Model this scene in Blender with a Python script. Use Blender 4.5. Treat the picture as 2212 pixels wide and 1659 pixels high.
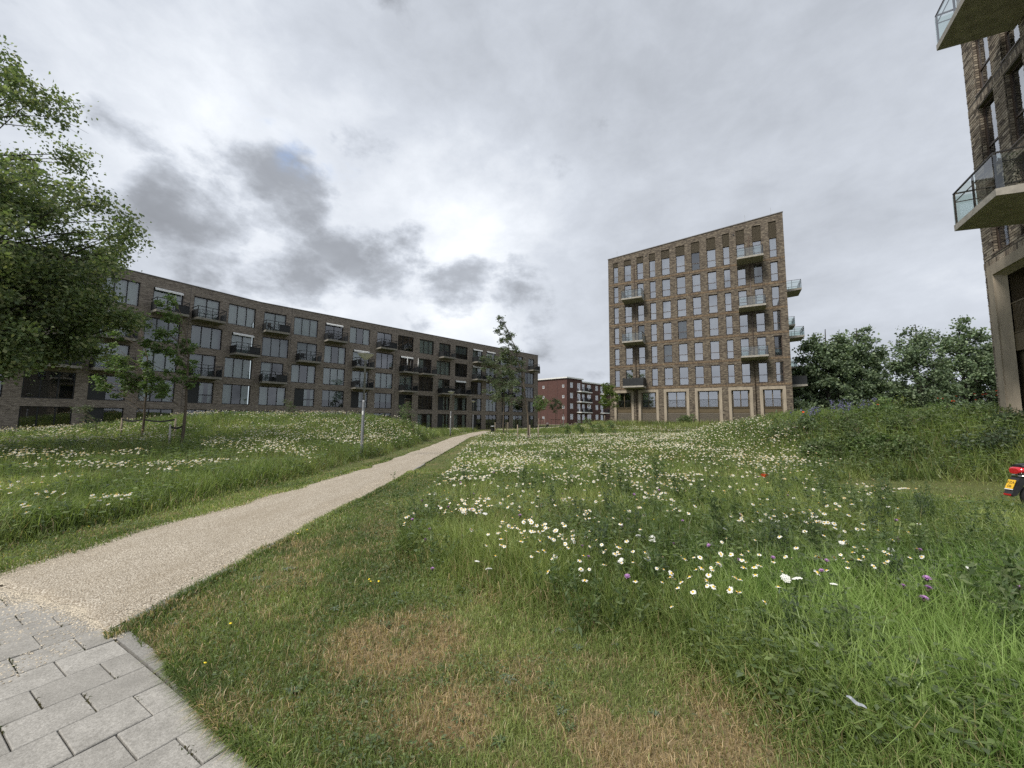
import bpy, bmesh, math, random
import numpy as np
from mathutils import Matrix, Vector

# ------------------------------------------------------------------ scene, camera, sky, sun
for o in list(bpy.data.objects):
    bpy.data.objects.remove(o)
SC = bpy.context.scene
COL = SC.collection
CAMZ = 1.6
PITCH, ROLL = math.radians(5.16), math.radians(0.5)
_f = Vector((0, math.cos(PITCH), math.sin(PITCH)))
_u = Vector((0, -math.sin(PITCH), math.cos(PITCH)))
_r = Vector((1, 0, 0))
_R = _r * math.cos(ROLL) + _u * math.sin(ROLL)
_U = _r * -math.sin(ROLL) + _u * math.cos(ROLL)
cam_data = bpy.data.cameras.new('camera')
cam_data.sensor_fit = 'HORIZONTAL'
cam_data.sensor_width = 36.0
cam_data.lens = 36.0 * 831 / 2212
cam_data.clip_start = 0.05
cam_data.clip_end = 3000
cam = bpy.data.objects.new('camera', cam_data)
COL.objects.link(cam)
M = Matrix.Identity(4)
for i in range(3):
    M[i][0] = _R[i]; M[i][1] = _U[i]; M[i][2] = -_f[i]
M[2][3] = CAMZ
cam.matrix_world = M
SC.camera = cam

SUN_EL, SUN_AZ = math.radians(52), math.radians(228)     # azimuth clockwise from +Y
sun_dir = Vector((math.sin(SUN_AZ) * math.cos(SUN_EL), math.cos(SUN_AZ) * math.cos(SUN_EL), math.sin(SUN_EL)))
sl = bpy.data.lights.new('sun', 'SUN')
sl.energy = 1.5
sl.angle = math.radians(14)
sl.color = (1.0, 0.95, 0.87)
sun = bpy.data.objects.new('sun', sl)
sun.rotation_euler = (-sun_dir).to_track_quat('-Z', 'Y').to_euler()
COL.objects.link(sun)

SC.view_settings.view_transform = 'Standard'
SC.view_settings.look = 'None'
SC.view_settings.gamma = 1.0
SC.view_settings.exposure = 1.48
SC.cycles.use_denoising = False
SC.cycles.max_bounces = 6
SC.cycles.transparent_max_bounces = 12
SC.cycles.diffuse_bounces = 3
SC.cycles.caustics_reflective = False
SC.cycles.caustics_refractive = False
SC.cycles.sample_clamp_indirect = 6


# clouds by bearing: (degrees right of the path, degrees above the horizon), tightness, weight
HEAVY = [((-32.7, 23.2), 130, 0.34), ((-27.8, 22.8), 130, 0.43), ((-21.7, 20.6), 110, 0.62), ((-16.5, 17.7), 150, 0.43), ((-44.1, 23.6), 140, 0.31), ((-40.2, 21.5), 170, 0.4),
         ((-10.3, 17.7), 200, .42), ((-2.7, 18.9), 120, .62), ((9.3, 24.8), 170, .26), ((-9.7, 42.7), 240, .30), ((30.1, 35.8), 30, -.22), ((10.2, 42.8), 60, -.10), ((-42.2, 15.0), 140, 0.29), ((-38.7, 12.8), 200, 0.22), ((5.1, 11.6), 200, .15),
         ((-7.8, 28.3), 70, -.35), ((-32.7, 18.4), 130, -.25), ((-7.4, 11.8), 150, -.2), ((32.2, 35.6), 6, -.10), ((-28.2, 40.3), 16, -.16), ((-50.0, 33.0), 20, -.2), ((44.6, 17.2), 16, -.5), ((40.0, 22.0), 40, -.2)]
THIN = [((-9.2, 28.8), 60, .17), ((-0.7, 28.5), 90, .10), ((-32.7, 17.3), 80, .10), ((-6.8, 13.9), 80, .20), ((-37.9, 29.7), 70, .12), ((-47.9, 31.5), 30, .08), ((-31.3, 35.5), 50, .08),
        ((27.0, 44.0), 9, -.08), ((46.8, 23.9), 8, -.12), ((50.4, 9.9), 60, .10), ((22.9, 16.9), 30, -.05), ((-15.7, 46.8), 20, -.06), ((-14.0, 30.0), 30, .08), ((-30.0, 15.0), 60, .06)]


class NT:
    """tiny helper to write node trees"""
    def __init__(s, tree):
        s.t = tree; s.n = tree.nodes; s.l = tree.links
    def new(s, typ, **kw):
        n = s.n.new(typ)
        for k, v in kw.items():
            setattr(n, k, v)
        return n
    def put(s, sock, v):
        if isinstance(v, bpy.types.NodeSocket):
            s.l.new(v, sock)
        elif isinstance(v, (tuple, list)):
            if sock.type == 'RGBA' and len(v) == 3:
                v = (*v, 1)
            sock.default_value = v
        else:
            sock.default_value = v
    def math(s, op, a, b=0.0, c=0.0, clamp=False):
        n = s.new('ShaderNodeMath', operation=op, use_clamp=clamp)
        s.put(n.inputs[0], a); s.put(n.inputs[1], b)
        if op in ('MULTIPLY_ADD', 'SMOOTH_MIN'):
            s.put(n.inputs[2], c)
        return n.outputs[0]
    def vmath(s, op, a, b=(0, 0, 0), c=None):
        n = s.new('ShaderNodeVectorMath', operation=op)
        s.put(n.inputs[0], a)
        if op == 'SCALE':
            s.put(n.inputs['Scale'], b)
        else:
            s.put(n.inputs[1], b)
        return n.outputs['Value' if op in ('DOT_PRODUCT', 'LENGTH') else 'Vector']
    def noise(s, vec, scale, detail=4, rough=.55, col=False, dist=0):
        n = s.new('ShaderNodeTexNoise')
        s.put(n.inputs['Vector'], vec)
        n.inputs['Scale'].default_value = scale
        n.inputs['Detail'].default_value = detail
        n.inputs['Roughness'].default_value = rough
        n.inputs['Distortion'].default_value = dist
        return n.outputs['Color' if col else 'Fac']
    def rng(s, v, a, b, c=0.0, d=1.0, smooth=True):
        n = s.new('ShaderNodeMapRange')
        n.interpolation_type = 'SMOOTHSTEP' if smooth else 'LINEAR'
        s.put(n.inputs[0], v)
        for i, q in enumerate((a, b, c, d)):
            s.put(n.inputs[1 + i], q)
        return n.outputs[0]
    def mix(s, f, a, b, mode='MIX'):
        n = s.new('ShaderNodeMix', data_type='RGBA', blend_type=mode)
        s.put(n.inputs[0], f); s.put(n.inputs[6], a); s.put(n.inputs[7], b)
        return n.outputs[2]
    def ramp(s, f, stops, interp='LINEAR'):
        n = s.new('ShaderNodeValToRGB')
        cr = n.color_ramp; cr.interpolation = interp
        while len(cr.elements) < len(stops):
            cr.elements.new(0.5)
        for e, (p, c) in zip(cr.elements, stops):
            e.position = p; e.color = (*c, 1)
        s.put(n.inputs[0], f)
        return n.outputs[0]


world = bpy.data.worlds.new('World')
SC.world = world
world.use_nodes = True
w = NT(world.node_tree)
w.n.clear()
wout = w.new('ShaderNodeOutputWorld')
sky = w.new('ShaderNodeTexSky', sky_type='NISHITA')
sky.sun_disc = False
sky.sun_elevation = SUN_EL
sky.sun_rotation = SUN_AZ
tc = w.new('ShaderNodeTexCoord')
d0 = w.vmath('NORMALIZE', tc.outputs['Generated'])
sep0 = w.new('ShaderNodeSeparateXYZ'); w.put(sep0.inputs[0], d0)
# cloud deck: directions projected on a layer overhead
zz = w.math('ADD', w.math('MAXIMUM', sep0.outputs[2], 0.0), 0.16)
inv = w.math('DIVIDE', 1.0, zz)
deck = w.vmath('SCALE', d0, inv)
# the same deck, rotated so the wind streaks run diagonally
rot = w.new('ShaderNodeVectorRotate', rotation_type='Z_AXIS'); w.put(rot.inputs['Vector'], deck); rot.inputs['Angle'].default_value = 0.75
strm = w.vmath('MULTIPLY', rot.outputs[0], (0.42, 1.0, 1.0))
dome = w.vmath('MULTIPLY', d0, (1.0, 1.0, 1.55))
wob = w.noise(dome, 5.0, 8, .64, col=True)
wob = w.vmath('SCALE', w.vmath('SUBTRACT', wob, (.5, .5, .5)), 0.20)
dw = w.vmath('NORMALIZE', w.vmath('ADD', d0, wob))
warp = w.vmath('ADD', dome, w.vmath('SCALE', w.vmath('SUBTRACT', w.noise(dome, 2.2, 4, .55, col=True), (.5, .5, .5)), .18))
big = w.noise(strm, .62, 6, .55, dist=.4)
mid = w.noise(warp, 3.0, 10, .60)
fine = w.noise(warp, 8.0, 8, .60)
vor = w.new('ShaderNodeTexVoronoi', feature='F1'); w.put(vor.inputs['Vector'], w.vmath('ADD', dome, w.vmath('SCALE', w.vmath('SUBTRACT', w.noise(dome, 7.0, 6, .62, col=True), (.5, .5, .5)), .20)))
vor.inputs['Scale'].default_value = 5.5
puff = w.math('SUBTRACT', .40, vor.outputs['Distance'])


def bearing(az, el):
    az, el = math.radians(az), math.radians(el)
    return (math.sin(az) * math.cos(el), math.cos(az) * math.cos(el), math.sin(el))


def lobe(p, k):
    dt = w.vmath('DOT_PRODUCT', dw, tuple(bearing(*p)))
    return w.math('EXPONENT', w.math('MULTIPLY', w.math('SUBTRACT', dt, 1.0), k))


# heavy grey cumulus banks: bearing, tightness, weight
heavy = w.math('MULTIPLY_ADD', w.math('SUBTRACT', mid, .5), 2.0, .24)
heavy = w.math('MULTIPLY_ADD', w.math('SUBTRACT', fine, .5), .8, heavy)
heavy = w.math('MULTIPLY_ADD', puff, 1.35, heavy)
for (p, k, a) in HEAVY:
    heavy = w.math('MULTIPLY_ADD', lobe(p, k), a, heavy)
cum = w.rng(heavy, .22, 1.0)
# the even high layer behind them
layer = w.math('MULTIPLY_ADD', w.math('SUBTRACT', big, .5), .62, .585)
layer = w.math('MULTIPLY_ADD', w.math('SUBTRACT', fine, .5), .34, layer)
for (p, k, a) in THIN:
    layer = w.math('MULTIPLY_ADD', lobe(p, k), a, layer)
bright = w.math('MULTIPLY_ADD', cum, -.55, layer)
ccol = w.ramp(bright, [(0.0, (.102, .108, .119)), (.20, (.136, .145, .161)), (.42, (.188, .201, .223)), (.60, (.243, .259, .286)), (.80, (.335, .350, .372)), (1.0, (.44, .448, .458))])
# a few thin places where blue shows
hole = None
for (p, k) in (((-30.9, 31.2), 2500), ((-28.1, 31.3), 3500), ((-36.2, 35.1), 6000), ((-25.5, 31.3), 7000)):
    e = lobe(p, k)
    hole = e if hole is None else w.math('MAXIMUM', hole, e)
thin = w.rng(w.noise(deck, 3.1, 6, .62), .72, .84)
hole = w.math('MAXIMUM', w.math('MULTIPLY', w.math('MULTIPLY', hole, w.rng(fine, .40, .62)), .6), w.math('MULTIPLY', thin, .3))
bg1 = w.new('ShaderNodeBackground'); w.put(bg1.inputs[0], ccol); bg1.inputs[1].default_value = 1.0
bg2 = w.new('ShaderNodeBackground'); w.put(bg2.inputs[0], sky.outputs[0]); bg2.inputs[1].default_value = 0.10
mx = w.new('ShaderNodeMixShader'); w.put(mx.inputs[0], hole); w.l.new(bg1.outputs[0], mx.inputs[1]); w.l.new(bg2.outputs[0], mx.inputs[2])
w.l.new(mx.outputs[0], wout.inputs[0])


# ------------------------------------------------------------------ helpers
RNG = np.random.default_rng(7)
random.seed(7)


def tag(o, label=None, cat=None, group=None, kind=None):
    if label: o['label'] = label
    if cat: o['category'] = cat
    if group: o['group'] = group
    if kind: o['kind'] = kind
    return o


def empty(name, loc=(0, 0, 0), rz=0.0, parent=None):
    o = bpy.data.objects.new(name, None)
    o.empty_display_size = .3
    o.location = loc
    o.rotation_euler = (0, 0, rz)
    COL.objects.link(o)
    if parent: o.parent = parent
    return o


def link(name, me, parent=None, loc=None, mat4=None):
    o = bpy.data.objects.new(name, me)
    COL.objects.link(o)
    if parent: o.parent = parent
    if mat4 is not None: o.matrix_local = mat4
    elif loc is not None: o.location = loc
    return o


def copy_tree(o, parent=None):
    c = o.copy(); COL.objects.link(c); c.parent = parent
    for ch in o.children:
        copy_tree(ch, c)
    return c


class MB:
    """collects geometry for ONE mesh"""
    def __init__(s):
        s.v = []; s.f = []; s.m = []; s.sm = []
    def quad(s, a, b, c, d, m=0):
        i = len(s.v); s.v += [tuple(a), tuple(b), tuple(c), tuple(d)]; s.f.append((i, i + 1, i + 2, i + 3)); s.m.append(m); s.sm.append(False)
    def poly(s, pts, m=0, smooth=False):
        i = len(s.v); s.v += [tuple(p) for p in pts]; s.f.append(tuple(range(i, i + len(pts)))); s.m.append(m); s.sm.append(smooth)
    def box(s, x0, x1, y0, y1, z0, z1, m=0):
        i = len(s.v)
        s.v += [(x0, y0, z0), (x1, y0, z0), (x1, y1, z0), (x0, y1, z0), (x0, y0, z1), (x1, y0, z1), (x1, y1, z1), (x0, y1, z1)]
        for q in ((0, 3, 2, 1), (4, 5, 6, 7), (0, 1, 5, 4), (1, 2, 6, 5), (2, 3, 7, 6), (3, 0, 4, 7)):
            s.f.append(tuple(i + k for k in q)); s.m.append(m); s.sm.append(False)
    def tube(s, pts, rad, n=6, m=0, cap=True):
        pts = [Vector(p) for p in pts]
        if not isinstance(rad, (list, tuple)): rad = [rad] * len(pts)
        base = len(s.v)
        prev = None
        for k, p in enumerate(pts):
            t = (pts[min(k + 1, len(pts) - 1)] - pts[max(k - 1, 0)])
            if t.length < 1e-9: t = Vector((0, 0, 1))
            t.normalize()
            if prev is None:
                a = t.cross(Vector((0, 0, 1)) if abs(t.z) < .9 else Vector((1, 0, 0)))
            else:
                a = prev - t * prev.dot(t)
            a.normalize(); prev = a
            b = t.cross(a)
            for j in range(n):
                th = 2 * math.pi * j / n
                q = p + (a * math.cos(th) + b * math.sin(th)) * rad[k]
                s.v.append(tuple(q))
        for k in range(len(pts) - 1):
            for j in range(n):
                s.f.append((base + k * n + j, base + k * n + (j + 1) % n, base + (k + 1) * n + (j + 1) % n, base + (k + 1) * n + j)); s.m.append(m); s.sm.append(True)
        if cap:
            s.f.append(tuple(base + j for j in range(n))[::-1]); s.m.append(m); s.sm.append(False)
            e = base + (len(pts) - 1) * n
            s.f.append(tuple(e + j for j in range(n))); s.m.append(m); s.sm.append(False)
    def lathe(s, prof, n=24, c=(0, 0, 0), m=0, smooth=True):
        base = len(s.v)
        for (r, z) in prof:
            for j in range(n):
                th = 2 * math.pi * j / n
                s.v.append((c[0] + r * math.cos(th), c[1] + r * math.sin(th), c[2] + z))
        for k in range(len(prof) - 1):
            for j in range(n):
                s.f.append((base + k * n + j, base + k * n + (j + 1) % n, base + (k + 1) * n + (j + 1) % n, base + (k + 1) * n + j)); s.m.append(m); s.sm.append(smooth)
    def extrude(s, poly2, y0, y1, m=0, axis='y'):
        """closed polygon in (x,z) swept along y"""
        n = len(poly2); i = len(s.v)
        for yy in (y0, y1):
            for (a, b) in poly2:
                s.v.append((a, yy, b) if axis == 'y' else (yy, a, b))
        s.f.append(tuple(i + k for k in range(n))); s.m.append(m); s.sm.append(False)
        s.f.append(tuple(i + n + k for k in range(n))[::-1]); s.m.append(m); s.sm.append(False)
        for k in range(n):
            s.f.append((i + k, i + n + k, i + n + (k + 1) % n, i + (k + 1) % n)); s.m.append(m); s.sm.append(False)
    def mesh(s, name, mats):
        me = bpy.data.meshes.new(name)
        me.from_pydata(s.v, [], s.f)
        for mt in (mats if isinstance(mats, (list, tuple)) else [mats]):
            me.materials.append(mt)
        me.polygons.foreach_set('material_index', s.m)
        me.polygons.foreach_set('use_smooth', s.sm)
        me.update()
        return me
    def build(s, name, mats, parent=None, loc=None, mat4=None):
        return link(name, s.mesh(name, mats), parent, loc, mat4)


def np_mesh(name, verts, quads=None, tris=None, col=None, mat=None, smooth=False):
    """big mesh from numpy arrays; col = per-vertex colour"""
    me = bpy.data.meshes.new(name)
    nq = 0 if quads is None else len(quads); nt = 0 if tris is None else len(tris)
    me.vertices.add(len(verts)); me.vertices.foreach_set('co', np.asarray(verts, np.float32).ravel())
    li = []; st = []; tot = []
    if nq: li.append(np.asarray(quads).ravel()); tot.append(np.full(nq, 4))
    if nt: li.append(np.asarray(tris).ravel()); tot.append(np.full(nt, 3))
    li = np.concatenate(li).astype(np.int32); tot = np.concatenate(tot).astype(np.int32)
    st = np.concatenate([[0], np.cumsum(tot)[:-1]]).astype(np.int32)
    me.loops.add(len(li)); me.loops.foreach_set('vertex_index', li)
    me.polygons.add(len(tot)); me.polygons.foreach_set('loop_start', st)
    me.polygons.foreach_set('loop_total', tot)
    if smooth: me.polygons.foreach_set('use_smooth', np.ones(len(tot), bool))
    if col is not None:
        at = me.color_attributes.new('col', 'FLOAT_COLOR', 'POINT')
        c = np.ones((len(verts), 4), np.float32); c[:, :3] = col
        at.data.foreach_set('color', c.ravel())
    me.update(calc_edges=True)
    if mat: me.materials.append(mat)
    return me


def sm(t):
    t = np.clip(t, 0, 1); return t * t * (3 - 2 * t)


def vnoise(x, y, scale, seed=0):
    """smooth value noise 0..1"""
    x = np.asarray(x, float) / scale; y = np.asarray(y, float) / scale
    xi = np.floor(x).astype(np.int64); yi = np.floor(y).astype(np.int64)
    fx = x - xi; fy = y - yi
    fx = fx * fx * (3 - 2 * fx); fy = fy * fy * (3 - 2 * fy)
    def h(a, b):
        n = (a * 374761393 + b * 668265263 + seed * 974711) & 0x7fffffff
        n = ((n ^ (n >> 13)) * 1274126177) & 0x7fffffff
        return ((n ^ (n >> 16)) & 0xffff) / 65535.0
    return (h(xi, yi) * (1 - fx) + h(xi + 1, yi) * fx) * (1 - fy) + (h(xi, yi + 1) * (1 - fx) + h(xi + 1, yi + 1) * fx) * fy


def fnoise(x, y, scale, seed=0):
    return (vnoise(x, y, scale, seed) * .55 + vnoise(x, y, scale * .45, seed + 1) * .3 + vnoise(x, y, scale * .2, seed + 2) * .15)


# ------------------------------------------------------------------ materials
def newmat(name):
    m = bpy.data.materials.new(name); m.use_nodes = True
    t = NT(m.node_tree)
    b = t.n['Principled BSDF']
    return m, t, b


def bumpn(t, b, h, strength=.3, dist=.02):
    n = t.new('ShaderNodeBump'); n.inputs['Strength'].default_value = strength; n.inputs['Distance'].default_value = dist
    t.put(n.inputs['Height'], h); t.l.new(n.outputs[0], b.inputs['Normal'])


def plain(name, c, rough=.6, var=.12, scale=6.0, metal=0.0, bump=0.0, spec=.5, coord='Object', stretch=(1, 1, 1)):
    m, t, b = newmat(name)
    co = t.new('ShaderNodeTexCoord').outputs[coord]
    if stretch != (1, 1, 1):
        co = t.vmath('MULTIPLY', co, stretch)
    n1 = t.noise(co, scale, 5, .6)
    lo = tuple(v * (1 - var * 2) for v in c); hi = tuple(min(1, v * (1 + var * 2)) for v in c)
    t.put(b.inputs['Base Color'], t.ramp(n1, [(.25, lo), (.75, hi)]))
    t.put(b.inputs['Roughness'], t.rng(n1, .3, .7, max(0, rough - .08), min(1, rough + .08), False))
    b.inputs['Metallic'].default_value = metal
    b.inputs['Specular IOR Level'].default_value = spec
    if bump:
        bumpn(t, b, t.noise(co, scale * 6, 4, .6), bump, .01)
    return m


def brick_mat(name, cols, mortar, bw=.22, rh=.068, streak=.5, rough=.85):
    """facade brick on the local x-z plane: courses, brick-to-brick colour, blotches"""
    m, t, b = newmat(name)
    co = t.new('ShaderNodeTexCoord').outputs['Object']
    sp = t.new('ShaderNodeSeparateXYZ'); t.put(sp.inputs[0], co)
    cb = t.new('ShaderNodeCombineXYZ')
    t.put(cb.inputs[0], t.math('ADD', sp.outputs[0], sp.outputs[1])); t.put(cb.inputs[1], sp.outputs[2])
    br = t.new('ShaderNodeTexBrick')
    br.offset = .5
    t.put(br.inputs['Vector'], cb.outputs[0])
    br.inputs['Scale'].default_value = 1.0
    br.inputs['Brick Width'].default_value = bw; br.inputs['Row Height'].default_value = rh
    br.inputs['Mortar Size'].default_value = .008; br.inputs['Bias'].default_value = 0
    t.put(br.inputs['Color1'], (0, 0, 0)); t.put(br.inputs['Color2'], (1, 1, 1)); t.put(br.inputs['Mortar'], (.5, .5, .5))
    st = t.noise(t.vmath('MULTIPLY', cb.outputs[0], (1.0, 4.6, 1.0)), 2.6, 6, .68)
    st2 = t.noise(t.vmath('MULTIPLY', cb.outputs[0], (1.0, 3.4, 1.0)), 1.05, 3, .6)
    k = t.math('MULTIPLY_ADD', t.math('SUBTRACT', st, .5), streak * 3.2, t.math('MULTIPLY_ADD', t.math('SUBTRACT', br.outputs['Color'], .5), .55, .5), clamp=False)
    k = t.math('MULTIPLY_ADD', t.math('SUBTRACT', st2, .5), streak * .9, k, clamp=True)
    stops = [(i / (len(cols) - 1), c) for i, c in enumerate(cols)]
    c = t.ramp(k, stops)
    c = t.mix(t.math('MULTIPLY', br.outputs['Fac'], .85), c, mortar)
    t.put(b.inputs['Base Color'], c)
    b.inputs['Roughness'].default_value = rough
    b.inputs['Specular IOR Level'].default_value = .25
    bumpn(t, b, t.math('MULTIPLY_ADD', br.outputs['Fac'], -.8, st), .5, .012)
    return m


def attr_mat(name, rough=.6, transl=.35, spec=.3, gain=1.0, noise=0.0):
    """colour from the mesh's own 'col' attribute, thin leaf"""
    m, t, b = newmat(name)
    a = t.new('ShaderNodeAttribute'); a.attribute_name = 'col'
    c = a.outputs['Color']
    t.put(b.inputs['Base Color'], c)
    b.inputs['Roughness'].default_value = rough
    b.inputs['Specular IOR Level'].default_value = spec
    if transl > 0:
        tr = t.new('ShaderNodeBsdfTranslucent')
        t.put(tr.inputs[0], t.mix(1.0, c, (1.0, 1.08, .62), 'MULTIPLY'))
        mxs = t.new('ShaderNodeMixShader'); mxs.inputs[0].default_value = transl
        t.l.new(b.outputs[0], mxs.inputs[1]); t.l.new(tr.outputs[0], mxs.inputs[2])
        t.l.new(mxs.outputs[0], t.n['Material Output'].inputs[0])
    return m


def glass_mat(name, tint=(.86, .92, .90), base=.14, rough=.015):
    m, t, b = newmat(name)
    t.n.remove(b)
    fr = t.new('ShaderNodeFresnel'); fr.inputs[0].default_value = 1.5
    f = t.math('MULTIPLY_ADD', fr.outputs[0], 1.0 - base, base, clamp=True)
    co = t.new('ShaderNodeTexCoord').outputs['Object']
    bp = t.new('ShaderNodeBump'); bp.inputs['Strength'].default_value = .06; bp.inputs['Distance'].default_value = .02
    t.put(bp.inputs['Height'], t.noise(co, .9, 1, .4))
    tr = t.new('ShaderNodeBsdfTransparent'); tr.inputs[0].default_value = (*tint, 1)
    gl = t.new('ShaderNodeBsdfGlossy'); gl.inputs['Roughness'].default_value = rough; gl.inputs[0].default_value = (.95, .97, 1, 1)
    t.l.new(bp.outputs[0], gl.inputs['Normal'])
    mxs = t.new('ShaderNodeMixShader'); t.put(mxs.inputs[0], f)
    t.l.new(tr.outputs[0], mxs.inputs[1]); t.l.new(gl.outputs[0], mxs.inputs[2])
    t.l.new(mxs.outputs[0], t.n['Material Output'].inputs[0])
    return m


MAT = {}
MAT['tower_brick'] = brick_mat('tower_brick', [(.020, .017, .015), (.058, .046, .037), (.118, .095, .072), (.19, .158, .117), (.28, .242, .182)], (.15, .13, .105), bw=.24, rh=.08, streak=.58)
MAT['grey_brick'] = brick_mat('grey_brick', [(.085, .07, .058), (.18, .15, .125), (.265, .225, .188), (.37, .32, .27)], (.17, .15, .13), bw=.24, rh=.065, streak=.55)
MAT['red_brick'] = brick_mat('red_brick', [(.055, .026, .023), (.092, .042, .036), (.128, .062, .053)], (.13, .10, .09), bw=.26, rh=.08, streak=.35)
MAT['soldier'] = brick_mat('soldier_brick', [(.05, .035, .028), (.16, .11, .07), (.30, .22, .13)], (.16, .14, .11), bw=.09, rh=.24, streak=.4)
MAT['mortar'] = plain('mortar', (.115, .10, .085), .95, .2, 12, bump=.4)
MAT['concrete'] = plain('beige_concrete', (.33, .28, .215), .85, .13, 4.0, bump=.3, stretch=(1, 1, .22))
MAT['slab'] = plain('balcony_concrete', (.33, .308, .268), .9, .16, 4.0, bump=.15)
MAT['dark_slab'] = plain('weathered_concrete', (.22, .205, .175), .9, .2, 5.0, bump=.2)
MAT['brown_frame'] = plain('brown_frame', (.075, .052, .038), .45, .08, 4)
MAT['black_frame'] = plain('black_frame', (.010, .011, .014), .45, .1, 4)
MAT['bronze'] = plain('bronze_panel', (.105, .078, .042), .5, .08, 3)
MAT['louvre'] = plain('louvre', (.085, .068, .042), .55, .12, 5)
MAT['rail_metal'] = plain('dark_rail', (.035, .033, .031), .45, .1, 5, metal=.3)
MAT['black_rail'] = plain('black_rail', (.010, .011, .012), .5, .1, 5)
MAT['black_panel'] = plain('black_panel', (.014, .016, .018), .55, .2, 3)
MAT['curtain'] = plain('net_curtain', (.55, .58, .55), .9, .06, 3, stretch=(9, 9, .4))
MAT['curtain_grey'] = plain('grey_curtain', (.27, .295, .29), .9, .08, 3, stretch=(9, 9, .4))
MAT['curtain_pink'] = plain('warm_curtain', (.55, .38, .33), .9, .08, 3, stretch=(9, 9, .4))
MAT['blind'] = plain('dark_blind', (.055, .06, .075), .8, .05, 3)
MAT['room_shade'] = plain('room_shade_dark', (.045, .042, .04), .9, .25, .7)  # near-black: the shade inside rooms is put into the colour
MAT['glass'] = glass_mat('window_glass', (.86, .89, .95), base=.37)
MAT['glass_block'] = glass_mat('block_glass', (.72, .80, .79), base=.09)
MAT['glass_dark'] = glass_mat('dark_glass', (.62, .66, .68), base=.13)
MAT['balustrade'] = glass_mat('balustrade_glass', (.78, .86, .83), base=.07)
MAT['white'] = plain('white_paint', (.72, .72, .70), .5, .05, 3)
MAT['roof_cap'] = plain('roof_cap', (.12, .11, .10), .5, .1, 3)
MAT['galv'] = plain('galvanised_steel', (.23, .235, .245), .5, .12, 6, metal=.35)
MAT['lamp_glass'] = plain('lamp_dish', (.50, .50, .44), .4, .06, 4)
MAT['rubber'] = plain('rubber', (.012, .012, .013), .85, .2, 8, bump=.3)
MAT['stake'] = plain('stake_wood', (.24, .20, .15), .9, .2, 8, bump=.4, stretch=(1, 1, .15))
MAT['stake_pale'] = plain('weathered_stake', (.42, .40, .35), .9, .2, 8, bump=.4, stretch=(1, 1, .15))
MAT['strap'] = plain('black_strap', (.012, .011, .011), .8, .2, 8)
MAT['bark'] = plain('bark', (.10, .078, .056), .95, .28, 7, bump=.6, stretch=(1, 1, .25))
MAT['bark_dark'] = plain('dark_bark', (.035, .03, .025), .95, .28, 7, bump=.6, stretch=(1, 1, .25))
MAT['leaf'] = attr_mat('leaves', .5, .46, .35)
MAT['far_leaf'] = attr_mat('far_leaves', .6, .30, .35)
MAT['grass'] = attr_mat('grass_blades', .42, .48, .5)
MAT['petal'] = attr_mat('petals', .7, .3, .2)
MAT['stem'] = plain('green_stem', (.075, .125, .03), .6, .15, 30)
MAT['petal_white'] = plain('white_petal', (.70, .70, .66), .7, .03, 40)
MAT['daisy_yellow'] = plain('daisy_centre', (.68, .42, .03), .8, .12, 90)
MAT['purple'] = plain('purple_floret', (.40, .20, .44), .7, .2, 60)
MAT['calyx'] = plain('brown_calyx', (.06, .055, .03), .8, .2, 80)
MAT['yellow'] = plain('yellow_floret', (.75, .58, .03), .7, .1, 60)
MAT['poppy'] = plain('poppy_petal', (.72, .10, .03), .6, .12, 50)
MAT['blue'] = plain('blue_floret', (.22, .21, .48), .7, .2, 50)
MAT['orange'] = plain('orange_floret', (.72, .20, .10), .7, .15, 50)
# ------------------------------------------------------------------ ground
def gz(x, y):
    x = np.asarray(x, float); y = np.asarray(y, float)
    z = -.008 * np.clip(y - 5, 0, 42) * (1 - sm((x + 1) / 10))
    z = z + 1.6 * np.exp(-np.clip(np.abs(x + 16.5) / 10.5, 0, 5) ** 4 - ((y - 29) / 8.5) ** 2) * sm((-5.6 - x) / 3.0)
    r = np.hypot(x - 20.5, y - 18.5); z = z + 1.5 * sm((13. - r) / 8.)
    ax, ay, bx, by = 12., 49.5, 28.5, 40.0
    t = np.clip(((x - ax) * (bx - ax) + (y - ay) * (by - ay)) / ((bx - ax) ** 2 + (by - ay) ** 2), 0, 1)
    d = np.hypot(x - (ax + t * (bx - ax)), y - (ay + t * (by - ay))); z = z + 1.15 * np.exp(-(d / 4.2) ** 2)
    return z


def gzf(x, y): return float(gz(x, y))


PR = [(-3.0, 2.3), (-2.97, 3.1), (-2.98, 4.2), (-3.0, 8.2), (-3.12, 12.6), (-3.55, 25), (-4.1, 38), (-3.6, 50), (-2.2, 60)]
PL = [(-5.5, 2.3), (-5.22, 4.0), (-5.12, 5.3), (-4.98, 7.6), (-4.82, 11.5), (-5.0, 22), (-5.75, 38), (-5.5, 50), (-4.3, 60)]


def path_x(y):
    return (np.interp(y, [p[1] for p in PL], [p[0] for p in PL]), np.interp(y, [p[1] for p in PR], [p[0] for p in PR]))


PN = np.array([.5, .866]); PT = np.array([.866, -.5]); PE = 1.105      # paving: normal and direction of its edge, edge offset


def on_path(x, y, grow=0.0):
    l, r = path_x(y)
    return (x > l - grow) & (x < r + grow) & (y > 1.2) & (y < 60)


def on_paving(x, y, grow=0.0):
    return x * PN[0] + y * PN[1] < PE + grow - .46 * sm((-4.0 - x) / 1.1)


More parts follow.
